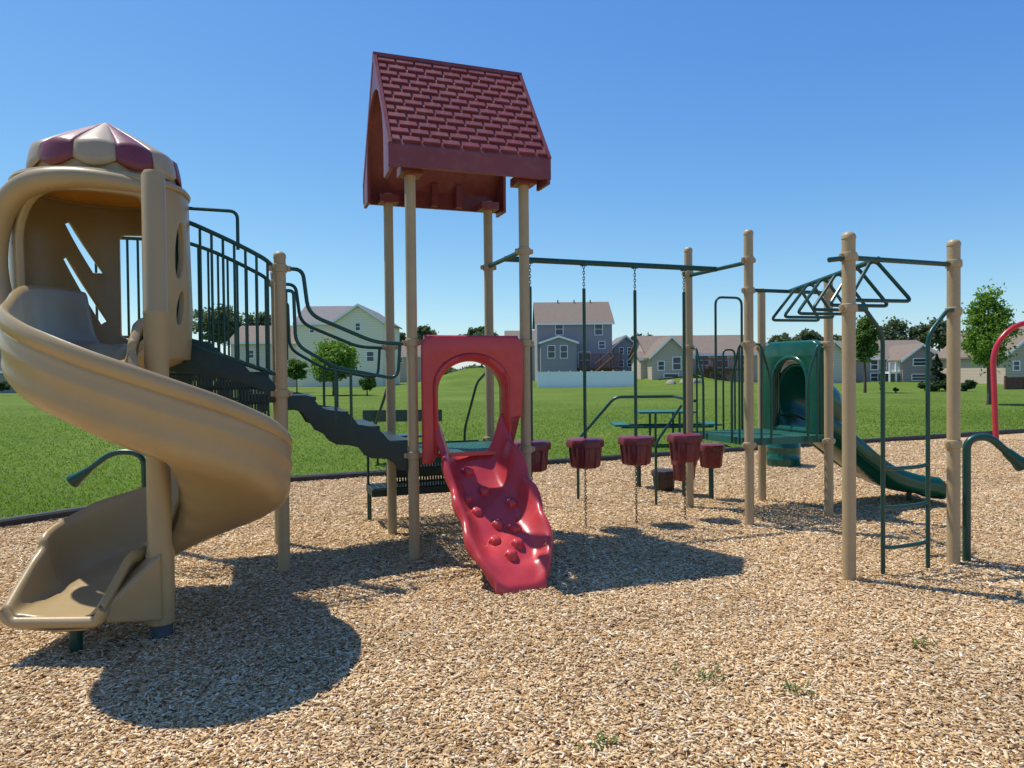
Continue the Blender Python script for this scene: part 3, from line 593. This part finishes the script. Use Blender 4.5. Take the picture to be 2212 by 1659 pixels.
for k in range(ns_):
    a0 = 2*PI*k/ns_+.1; rws = []
    for t in (0, .25, .5, .75, .92, 1.0, 1.06, 1.12, 1.20, 1.30):
        row = []
        for j in range(9):
            u_ = j/8; a = a0+2*PI/ns_*u_; arc = math.sin(PI*u_)
            if t <= 1: r = .02+.455*t; z = 3.32-.225*t-.015*t**4-.016*t*(1-arc)
            else: e = (t-1)/.30; r = .475+.028*math.sin(e*PI/2)*(.8+.2*arc); z = 3.08-.016*(1-arc)-e*(.11+.065*arc)
            r = (r+.006*arc*t)*CS
            row.append(V((HC.x+.02+r*math.cos(a), HC.y+r*math.sin(a), z)))
        rws.append(row)
    mb.grid(rws, k % 2)
can = obj('canopy', mb, [M['pink'], M['cream']], ss, smooth=50, solid=.012)
obj('canopy_base', MB().lathe([(.43, 2.88), (.452, 2.88), (.450, 3.0), (.43, 3.03)], HC+V((.02, 0, 0)), 40, cap=False), M['tanp'], can)
obj('deck_brace', MB().tube([L(A2, .0, 1.2), V((HC.x+.1, HC.y+.1, 1.6))], .025), M['tan'], ss)
# ------------------------------------------------------------------ small park things
bn = at(870, 900, 12.2); t = thing('park_bench', 'dark green bench on the lawn behind the wavy steps', 'bench', (bn.x, bn.y, 0))
x0, x1 = bn.x-.68, bn.x+.68
obj('backrest', MB().wbox(x0, x1, 12.15, 12.18, .72, .92), M['green'], t, smooth=0); obj('seat', MB().wbox(x0, x1, 12.2, 12.55, .44, .475), M['green'], t, smooth=0)
for xx in (x0+.2, x1-.2): obj('leg', MB().tube(fillet([(xx, 12.14, .9), (xx, 12.2, .40), (xx, 12.4, .40), (xx, 12.4, -.05)], .06), .02), M['green'], t)
pt = at(1420, 900, 15); t = thing('picnic_table', 'dark green picnic table on the lawn behind the hanging pods', 'table', (pt.x, pt.y, 0))
obj('table_top', MB().wbox(pt.x-.45, pt.x+.75, 14.6, 15.4, .66, .70), M['gdeck'], t, smooth=0)
for sx in (-.95, .95): obj('seat', MB().wbox(pt.x+.15+sx-.15, pt.x+.15+sx+.15, 14.6, 15.4, .40, .44), M['gdeck'], t, smooth=0)
for yy in (14.7, 15.3):
    obj('frame', MB().tube([(pt.x-.8, yy, .38), (pt.x+1.1, yy, .38)], .025).tube([(pt.x-.1, yy, -.05), (pt.x-.1, yy, .66)], .025).tube([(pt.x+.4, yy, -.05), (pt.x+.4, yy, .66)], .025), M['green'], t)
b = at(1692, 1000, 11.4); t = thing('litter_barrel', 'green steel litter barrel on the wood chips behind the right hand platform', 'barrel', (b.x, b.y, 0))
obj('barrel', MB().lathe([(.26, 0), (.26, .12), (.268, .13), (.26, .14), (.26, .30), (.268, .31), (.26, .32), (.26, .50), (.27, .51), (.26, .53), (.245, .53), (.245, .1)], (b.x, b.y, 0), 32, cap=False), M['gplas'], t)
obj('bottom', MB().lathe([(.02, .09), (.25, .09), (.25, .08), (.02, .08)], (b.x, b.y, 0), 24), M['gplas'], t)
ra = at(2152, 948, 15); t = thing('red_arch', 'bright red tubular arch at the far right edge of the wood chips', 'climber', (ra.x, ra.y, 0))
ap = [(ra.x, ra.y, -.05)]+[(ra.x+.85-.85*math.cos(q), ra.y+.1, 1.65+.85*math.sin(q)) for q in np.linspace(0, PI, 16)]+[(ra.x+1.7, ra.y+.2, -.05)]
obj('arch', MB().tube(ap, .055, 14), M['redtube'], t)
for z_ in (1.3,): obj('rung', MB().tube([(ra.x+.9, ra.y+.1, 2.5), (ra.x+.9, ra.y+.15, z_)], .02), M['redtube'], t)
# weeds
for i, (px, py, lb) in enumerate(((1985, 1400, 'green weed sprig in the wood chips at right, farthest back'), (1525, 1473, 'green weed sprig in the wood chips, middle of the foreground'), (1722, 1502, 'green weed sprig in the wood chips, right of the middle sprig'), (1300, 1617, 'green weed sprig in the wood chips nearest the bottom edge'))):
    d = ray(px, py); p = CAM+d*(-1.55/d.z); n = 30; q = []
    for k in range(n):
        a = random.random()*2*PI; l_ = random.uniform(.02, .06); w = random.uniform(.004, .007); c_ = V((p.x+random.gauss(0, .05), p.y+random.gauss(0, .03), .02)); dr = V((math.cos(a), math.sin(a), random.uniform(.3, .9))); sd = V((-math.sin(a), math.cos(a), 0))*w
        q.append([c_, c_+dr*l_*.5+sd, c_+dr*l_, c_+dr*l_*.5-sd])
    o = npmesh('weed', np.array([[tuple(v) for v in qq] for qq in q]), M['leaf'], loc=(p.x, p.y, 0)); tag(o, lb, 'weed')
# ------------------------------------------------------------------ trees
def leaves(cen, size, n):
    a = rng.normal(size=(n, 3)); a /= np.linalg.norm(a, axis=1)[:, None]; b_ = np.cross(a, rng.normal(size=(n, 3))); b_ /= np.linalg.norm(b_, axis=1)[:, None]
    s1 = (size*rng.uniform(.6, 1.3, n))[:, None]; s2 = s1*.55
    return np.stack([cen-a*s1, cen+b_*s2, cen+a*s1, cen-b_*s2], 1)
def tree(name, lb, px, pyt, Y, wpx, pyc, m='leaf', n=2600, ls=.16, clumps=26, group=None, shape='round', pyb=None, trunk=True):
    top = at(px, pyt, Y); x = top.x; zb_ = hgt(x, Y) if pyb is None else at(px, pyb, Y).z; zt_ = top.z; zc = max(at(px, pyc, Y).z, zb_); w = wpx/2*Y/F
    t = thing(name, lb, 'shrub' if not trunk else 'tree', (x, Y, zb_), group)
    hc = (zt_-zc)/2; cz = (zt_+zc)/2; cen = []
    if shape == 'cone':
        cc = []
        for k in range(clumps*2):
            h_ = random.random()**1.3; a = random.random()*2*PI; r = w*(1-h_)*random.uniform(.5, 1); cc.append((x+r*math.cos(a), Y+r*math.sin(a), zc+(zt_-zc)*h_, w*.22*(1.1-h_)))
    else:
        cc = []
        for k in range(clumps):
            while True:
                v = rng.uniform(-1, 1, 3)
                if .25 < np.linalg.norm(v) < 1: break
            up = .6+.4*math.sqrt(max(0, 1-max(0, v[2])**2)) if shape == 'round' else (1-.55*max(-.3, v[2]))
            cc.append((x+v[0]*w*.8*up, Y+v[1]*w*.8*up, cz+v[2]*hc*.86, min(w, hc)*random.uniform(.22, .42)))
    per = n//len(cc)
    for (a, b_, c_, r) in cc:
        p = rng.normal(0, .5, (per, 3))*np.array([r, r, r*.75]); cen.append(p+np.array([a, b_, c_]))
    cen = np.concatenate(cen); npmesh('crown', leaves(cen, ls, len(cen)), M[m], t)
    if trunk:
        mb = MB(); tr_ = max(.05, (zt_-zb_)*.016); mb.tube([(x, Y, zb_-.3), (x+.02, Y, zb_+(zc-zb_)*.6), (x-.03, Y, cz), (x, Y, zt_-hc*.35)], [tr_*1.3, tr_, tr_*.7, tr_*.25], 8)
        for (a, b_, c_, r) in cc[::2]:
            z0 = zc+(c_-zc)*.45; mb.tube([(x, Y, z0), ((x+a)/2, (Y+b_)/2, (z0+c_)/2+.1*hc*.3), (a, b_, c_)], [tr_*.45, tr_*.3, tr_*.12], 5)
        obj('trunk', mb, M['bark'], t)
    return t
tree('young_tree', 'tall airy young tree with bright leaves at the right edge of the lawn', 2136, 610, 30, 112, 828, 'leafy', 8000, .075, 64, shape='tall')
tree('young_tree', 'slim dense young tree in front of the houses behind the trapeze posts', 1868, 672, 46, 66, 800, 'leaf', 5200, .12, 46, shape='tall')
tree('round_tree', 'round bright green tree in front of the pale yellow house', 718, 733, 52, 112, 830, 'leafy', 11000, .13, 90)
tree('small_tree', 'small round tree left of the yellow house corner', 640, 772, 60, 46, 822, 'leaf', 2200, .15, 20)
tree('small_tree', 'low bushy tree right of the round bright tree', 792, 806, 50, 50, 845, 'leaf', 2000, .12, 18)
tree('far_tree', 'broad dark tree rising behind the stair balusters', 470, 652, 120, 118, 745, 'leaff', 5200, .34, 50)
tree('far_tree', 'far tree crown left of the tan post behind the balusters', 560, 668, 125, 70, 745, 'leaff', 2600, .34, 24)
tree('far_tree', 'far tree showing between the tower posts on the left', 915, 704, 150, 76, 750, 'leaff', 3000, .4, 30)
tree('far_tree', 'small far tree left of the tower posts beside the yellow house', 862, 716, 150, 50, 760, 'leaff', 1500, .4, 16)
tree('far_tree', 'far low tree seen right above the red entry panel', 1040, 704, 150, 110, 745, 'leaff', 3600, .4, 40)
tree('far_tree', 'dark tree behind the small blue grey house', 1385, 722, 110, 96, 770, 'leafd', 4600, .28, 44)
tree('far_tree', 'far tree clump behind the first taupe house', 1500, 738, 150, 80, 775, 'leaff', 1800, .45, 20)
for i, (px, pt_2, w) in enumerate(((1690, 716, 80), (1750, 712, 70), (1812, 722, 60))): tree('far_tree', ['far tree left of the gap between the right hand platform posts', 'far tree at the gap behind the green entry panel', 'far tree just left of the beige gable house'][i], px, pt_2, 150, w, 765, 'leaff', 2200, .42, 24)
for i, (px, pt_2, w) in enumerate(((1930, 684, 66), (1985, 700, 70), (2030, 688, 60))): tree('far_tree', ['tallest far tree above the grey ranch house roof', 'far tree above the middle of the grey ranch house roof', 'far tree beside the far right tan post'][i], px, pt_2, 130, w, 760, 'leaff', 3000, .32, 30)
tree('far_tree', 'dark tree behind the tan house at the right edge', 2200, 735, 90, 70, 800, 'leafd', 2600, .3, 26)
tree('spruce_tree', 'small dark spruce beside the round shrubs at right', 2024, 765, 48, 60, 848, 'spruce', 3600, .10, 34, shape='cone')
for i, (px, w) in enumerate(((2002, 44), (2046, 46), (2094, 48))): tree('shrub', ['round shrub left of the spruce at right', 'round shrub just right of the spruce', 'round shrub nearest the tall young tree'][i], px, 822, 47, w, 852, 'leafd', 1600, .10, 16, trunk=False)
for i, (px, w) in enumerate(((8, 36), (42, 34))): tree('shrub', ['clipped dark shrub at the left edge of the lawn', 'clipped dark shrub left of the white fence piece'][i], px, 822, 60, w, 843, 'leafd', 1300, .13, 14, trunk=False)
for i, px in enumerate((1935, 1905)): tree('seedling_tree', ['tiny staked conifer on the lawn by the ranch house', 'tiny leafy seedling on the lawn left of the tiny conifer'][i], px, 836 if i == 0 else 822, 45, 12, 852, 'spruce' if i == 0 else 'leafy', 260, .06, 6)
# distant woods
n = 26000; x = rng.uniform(-230, 230, n); top = 5.0+1.6*np.sin(x*.09)+1.3*np.sin(x*.23+1)+.9*np.sin(x*.61+2); z = top*rng.random(n)**.7; y = 205+rng.normal(0, 3, n)
o = npmesh('distant_woods', leaves(np.stack([x, y, z], 1), 1.0, n), M['leaff'], loc=(0, 205, 0)); tag(o, 'low distant line of woods along the horizon behind the houses', 'woods', kind='stuff')
# ------------------------------------------------------------------ houses
def vol(t, px0, px1, Y, dep, eave, ridge, kind, wm, rm, oh=.35):
    x0, x1 = at(px0, eave, Y).x, at(px1, eave, Y).x; xm = (x0+x1)/2; pm = (px0+px1)/2; zE = at(pm, eave, Y).z; zb_ = -1.2
    mb = MB(); mb.wbox(x0, x1, Y, Y+dep, zb_, zE)
    if kind == 'side':
        zR = at(pm, ridge, Y+dep/2).z; ym = Y+dep/2
        mb.add([(x0, Y, zE), (x0, Y+dep, zE), (x0, ym, zR-.05), (x1, Y, zE), (x1, Y+dep, zE), (x1, ym, zR-.05)], [(0, 1, 2), (3, 5, 4), (0, 2, 5, 3), (1, 4, 5, 2)])
        sl = (zR-zE)/(dep/2); r = MB()
        for s in (-1, 1):
            ye = ym+s*(dep/2+oh); z_e = zE-oh*sl; a = [(x0-oh, ye, z_e), (x1+oh, ye, z_e), (x1+oh, ym, zR), (x0-oh, ym, zR)]
            r.hexa([V(q) for q in a]+[V(q)+V((0, 0, .16)) for q in a])
    else:
        zR = at(pm, ridge, Y).z
        mb.add([(x0, Y, zE), (x1, Y, zE), (xm, Y, zR-.05), (x0, Y+dep, zE), (x1, Y+dep, zE), (xm, Y+dep, zR-.05)], [(0, 1, 2), (3, 5, 4), (0, 2, 5, 3), (1, 4, 5, 2)])
        sl = (zR-zE)/((x1-x0)/2); r = MB()
        for s in (-1, 1):
            xe = xm+s*((x1-x0)/2+oh); z_e = zE-oh*sl; a = [(xe, Y-oh, z_e), (xm, Y-oh, zR), (xm, Y+dep+oh, zR), (xe, Y+dep+oh, z_e)]
            r.hexa([V(q) for q in a]+[V(q)+V((0, 0, .16)) for q in a])
    obj('wall', mb, M[wm], t, smooth=0); ro = obj('roof', r, M[rm], t, smooth=0)
    f = MB()
    if kind == 'side': f.wbox(x0-oh, x1+oh, Y-oh-.03, Y-oh-.001, zE-oh*sl-.12, zE-oh*sl+.14)
    else:
        for s in (-1, 1):
            xe = xm+s*((x1-x0)/2+oh); a = [V((xe, Y-oh-.03, zE-oh*sl-.12)), V((xm, Y-oh-.03, zR-.12)), V((xm, Y-oh-.002, zR-.12)), V((xe, Y-oh-.002, zE-oh*sl-.12))]; f.hexa(a+[q+V((0, 0, .26)) for q in a])
    obj('fascia', f, M['white'], ro, smooth=0); return zE
def win(t, px, py, w, h, Y, name='window'):
    a = at(px-w/2, py+h/2, Y); b_ = at(px+w/2, py-h/2, Y); fw = .09; mb = MB(); y0, y1 = Y-.07, Y-.004
    mb.wbox(a.x-fw, a.x, y0, y1, a.z-fw, b_.z+fw); mb.wbox(b_.x, b_.x+fw, y0, y1, a.z-fw, b_.z+fw); mb.wbox(a.x, b_.x, y0, y1, a.z-fw, a.z); mb.wbox(a.x, b_.x, y0, y1, b_.z, b_.z+fw)
    zm = (a.z+b_.z)/2; mb.wbox(a.x, b_.x, y0+.015, y1, zm-.03, zm+.03)
    o = obj(name, mb, M['white'], t, smooth=0); obj('pane', MB().wbox(a.x, b_.x, Y-.03, Y-.006, a.z, b_.z), M['glass'], o, smooth=0)
def deck(t, px0, px1, Y, dep, pyf, m, pyr):
    a, b_ = at(px0, pyf, Y), at(px1, pyf, Y); zf = a.z; zr = at(px0, pyr, Y).z; mb = MB(); mb.wbox(a.x, b_.x, Y-dep, Y-.01, zf-.2, zf)
    n_ = 4
    for k in range(n_+1): x = a.x+(b_.x-a.x)*k/n_; mb.wbox(x-.07, x+.07, Y-dep-.07, Y-dep+.07, -.5, zr)
    mb.wbox(a.x, b_.x, Y-dep-.03, Y-dep+.03, zr-.08, zr+.001); x = a.x
    while x < b_.x: mb.wbox(x, x+.05, Y-dep-.015, Y-dep+.015, zf, zr-.08); x += .16
    obj('deck', mb, M[m], t, smooth=0)
def stairs_(t, px0, py0, px1, py1, Y, m):
    a, b_ = at(px0, py0, Y), at(px1, py1, Y); mb = MB()
    for k in range(9): f = k/9; x = a.x+(b_.x-a.x)*f; z = a.z+(b_.z-a.z)*f; mb.wbox(x-.16, x+.16, Y-1, Y, z-.05, z)
    for dy in (-1, 0): mb.tube([a+V((0, dy, .9)), b_+V((0, dy, .9))], .06, 4); mb.tube([a+V((0, dy, -.1)), b_+V((0, dy, -.1))], .12, 4)
    obj('deck_stair', mb, M[m], t, smooth=0)
p = at(720, 830, 86); t = thing('house', 'pale yellow two storey house with grey roof behind the round tree', 'house', (p.x, 86, 0))
vol(t, 640, 745, 88, 10, 697, 664, 'side', 's_yel', 'rgrey'); vol(t, 722, 826, 86, 13, 694, 659, 'front', 's_yel', 'rgrey')
vol(t, 498, 652, 90, 9, 738, 706, 'side', 's_beige', 'rbrown')
for q in ((773, 706, 9, 15, 86), (674, 712, 8, 12, 88), (752, 770, 12, 18, 86), (800, 770, 14, 20, 86), (690, 765, 10, 16, 88), (540, 765, 16, 16, 90), (600, 765, 16, 16, 90)): win(t, *q)
p = at(10, 830, 75); t = thing('house', 'dark grey house cut off by the left edge of the picture', 'house', (p.x, 75, 0))
vol(t, -120, 40, 78, 9, 745, 708, 'side', 's_grey', 'rdark'); vol(t, -100, 62, 70, 4, 800, 778, 'side', 's_grey', 'rdark'); win(t, 12, 762, 12, 14, 78)
p = at(870, 830, 120); t = thing('house', 'low taupe house with brown roof seen between the left tower posts', 'house', (p.x, 120, 0)); vol(t, 846, 908, 120, 9, 768, 742, 'side', 's_tan', 'rbrown')
win(t, 866, 778, 7, 9, 120); win(t, 890, 778, 7, 9, 120)
p = at(1120, 830, 115); t = thing('house', 'partly hidden brown roofed house left of the blue grey house', 'house', (p.x, 115, 0)); vol(t, 1094, 1172, 115, 9, 742, 716, 'side', 's_tan', 'rbrown'); win(t, 1112, 765, 9, 12, 115)
p = at(1240, 830, 92); t = thing('house', 'tall blue grey house with brown roof behind the white fence', 'house', (p.x, 92, 0))
vol(t, 1160, 1322, 92, 10.5, 697, 655, 'side', 's_blue', 'rbrown', .3); vol(t, 1168, 1246, 89.5, 2.4, 740, 727, 'front', 's_blue', 'rbrown', .25)
for q in ((1208, 711, 15, 24, 92), (1293, 711, 15, 24, 92), (1191, 760, 14, 26, 89.5), (1218, 760, 14, 26, 89.5), (1262, 778, 24, 34, 92), (1300, 745, 12, 14, 92)): win(t, *q)
deck(t, 1247, 1334, 92, 3, 795, 'deckwood', 766); stairs_(t, 1325, 768, 1285, 802, 88, 'deckwood')
for px in (1205, 1240, 1275): q = at(px, 652, 97); obj('roof_vent', MB().lathe([(.08, -.6), (.08, .25)], (q.x, q.y, q.z), 8), M['rdark'], t)
p = at(1350, 830, 100); t = thing('house', 'narrow blue grey gabled house right of the tall blue grey house', 'house', (p.x, 100, 0)); vol(t, 1326, 1378, 100, 9, 748, 726, 'front', 's_blue', 'rgrey', .3)
for q in ((1342, 758, 8, 13, 100), (1360, 758, 8, 13, 100), (1342, 785, 8, 13, 100), (1360, 785, 8, 13, 100)): win(t, *q)
p = at(1500, 835, 78); t = thing('house', 'wide taupe house with brown roof behind the fourth hanging pod rod', 'house', (p.x, 78, 0))
vol(t, 1400, 1640, 80, 11, 764, 727, 'side', 's_tan', 'rbrown'); vol(t, 1408, 1492, 76, 6, 768, 728, 'front', 's_tan', 'rbrown'); vol(t, 1384, 1420, 79, 6, 775, 762, 'side', 's_tan', 'rbrown', .25)
for q in ((1428, 790, 12, 18, 76), (1462, 785, 16, 26, 76), (1520, 778, 20, 20, 80), (1560, 778, 22, 30, 80), (1610, 778, 18, 20, 80), (1450, 815, 30, 14, 76), (1545, 815, 20, 20, 80)): win(t, *q)
deck(t, 1505, 1590, 80, 3, 797, 'deckwood', 776); stairs_(t, 1530, 790, 1575, 828, 76.5, 'deckwood')
p = at(1900, 835, 76); t = thing('house', 'grey ranch house with beige gable and white deck behind the slim young tree', 'house', (p.x, 76, 0))
vol(t, 1800, 2036, 76, 11, 772, 738, 'side', 's_grey', 'rbrown'); vol(t, 1762, 1838, 74, 8, 772, 738, 'front', 's_beige', 'rbrown'); vol(t, 1950, 2030, 73, 5, 775, 745, 'front', 's_grey', 'rbrown')
for q in ((1888, 788, 14, 20, 76), (1925, 788, 18, 26, 76), (1792, 790, 12, 16, 74), (1988, 782, 30, 14, 73), (1988, 815, 36, 12, 73), (1888, 815, 14, 16, 76)): win(t, *q)
deck(t, 1895, 1948, 76, 2.5, 803, 'white', 783)
p = at(1700, 835, 85); t = thing('house', 'beige house with brown roof glimpsed behind the green entry panel', 'house', (p.x, 85, 0)); vol(t, 1642, 1775, 85, 9, 775, 745, 'side', 's_beige', 'rbrown'); win(t, 1655, 790, 12, 16, 85); win(t, 1740, 790, 12, 16, 85)
p = at(2200, 835, 60); t = thing('house', 'tan house with brown fence cut off by the right edge of the picture', 'house', (p.x, 60, 0)); vol(t, 2172, 2330, 62, 10, 765, 700, 'front', 's_tan', 'rbrown'); win(t, 2195, 790, 12, 18, 62)
def fence(lb, px0, px1, Y, pyt, pyb, m, np_, cat='fence'):
    a, b_ = at(px0, pyb, Y), at(px1, pyb, Y); zt_ = at((px0+px1)/2, pyt, Y).z; t = thing('fence', lb, cat, (a.x, Y, 0)); zb_ = -.3
    for k in range(np_+1):
        x = a.x+(b_.x-a.x)*k/np_; obj('fence_post', MB().wbox(x-.07, x+.07, Y-.07, Y+.07, zb_, zt_+.12), M[m], t, smooth=0)
        if k < np_:
            x2 = a.x+(b_.x-a.x)*(k+1)/np_; mb = MB().wbox(x+.07, x2-.07, Y-.02, Y+.02, zb_, zt_-.06).wbox(x+.07, x2-.07, Y-.045, Y+.045, zt_-.06, zt_+.03)
            xx = x+.2
            while xx < x2-.1: mb.wbox(xx, xx+.02, Y-.027, Y-.019, zb_, zt_-.07); xx += .18
            obj('fence_panel', mb, M[m], t, smooth=0)
fence('white vinyl privacy fence in front of the tall blue grey house', 1162, 1372, 70, 803, 835, 'white', 9)
fence('white vinyl fence piece at the left edge of the lawn', 40, 84, 62, 814, 840, 'white', 2)
fence('brown wooden fence at the right edge of the lawn', 2172, 2300, 50, 815, 838, 'deckwood', 3)
for i, px in enumerate((1450, 1478, 1502)):
    q = at(px, 820, 70); o = obj('boulder', MB().lathe([(.02, -.1), (.5, 0), (.42, .25), (.2, .4), (.02, .42)], (q.x, 70, hgt(q.x, 70)), 9, mod=lambda a, z: 1+.2*math.sin(3*a+i)), M['conc'], loc=(q.x, 70, 0), smooth=60)
    tag(o, ['pale boulder on the mound, leftmost of three', 'pale boulder on the mound, middle of three', 'pale boulder on the mound, rightmost of three'][i], 'boulder')
# ------------------------------------------------------------------ light
sd = V((-1.5, .85, 3.7)).normalized(); sl = bpy.data.lights.new('sun', 'SUN'); sl.energy = 5.0; sl.angle = math.radians(.5); sl.color = (1, .95, .85)
so = bpy.data.objects.new('sun', sl); C.objects.link(so); so.rotation_euler = sd.to_track_quat('Z', 'Y').to_euler()
wd = bpy.data.worlds.new('World'); S.world = wd; wd.use_nodes = True; N, Lk = wd.node_tree.nodes, wd.node_tree.links; bg = N['Background']
sk = N.new('ShaderNodeTexSky'); sk.sky_type = 'NISHITA'; sk.sun_disc = False; sk.sun_elevation = math.asin(sd.z); sk.sun_rotation = math.atan2(sd.x, sd.y)
sk.air_density = 1.0; sk.dust_density = .3; sk.ozone_density = 2.5; sk.altitude = 200
sc = N.new('ShaderNodeSeparateColor'); cc_ = N.new('ShaderNodeCombineColor'); Lk.new(sk.outputs[0], sc.inputs[0])
for i, (pw, kx) in enumerate(((1.25, .50), (1.0, .90), (.50, 2.55))):
    a = N.new('ShaderNodeMath'); a.operation = 'POWER'; a.inputs[1].default_value = pw; b = N.new('ShaderNodeMath'); b.operation = 'MULTIPLY'; b.inputs[1].default_value = kx
    Lk.new(sc.outputs[i], a.inputs[0]); Lk.new(a.outputs[0], b.inputs[0]); Lk.new(b.outputs[0], cc_.inputs[i])
Lk.new(cc_.outputs[0], bg.inputs[0]); bg.inputs[1].default_value = .14
S.view_settings.view_transform = 'Standard'; S.view_settings.look = 'None'; S.view_settings.exposure = 0
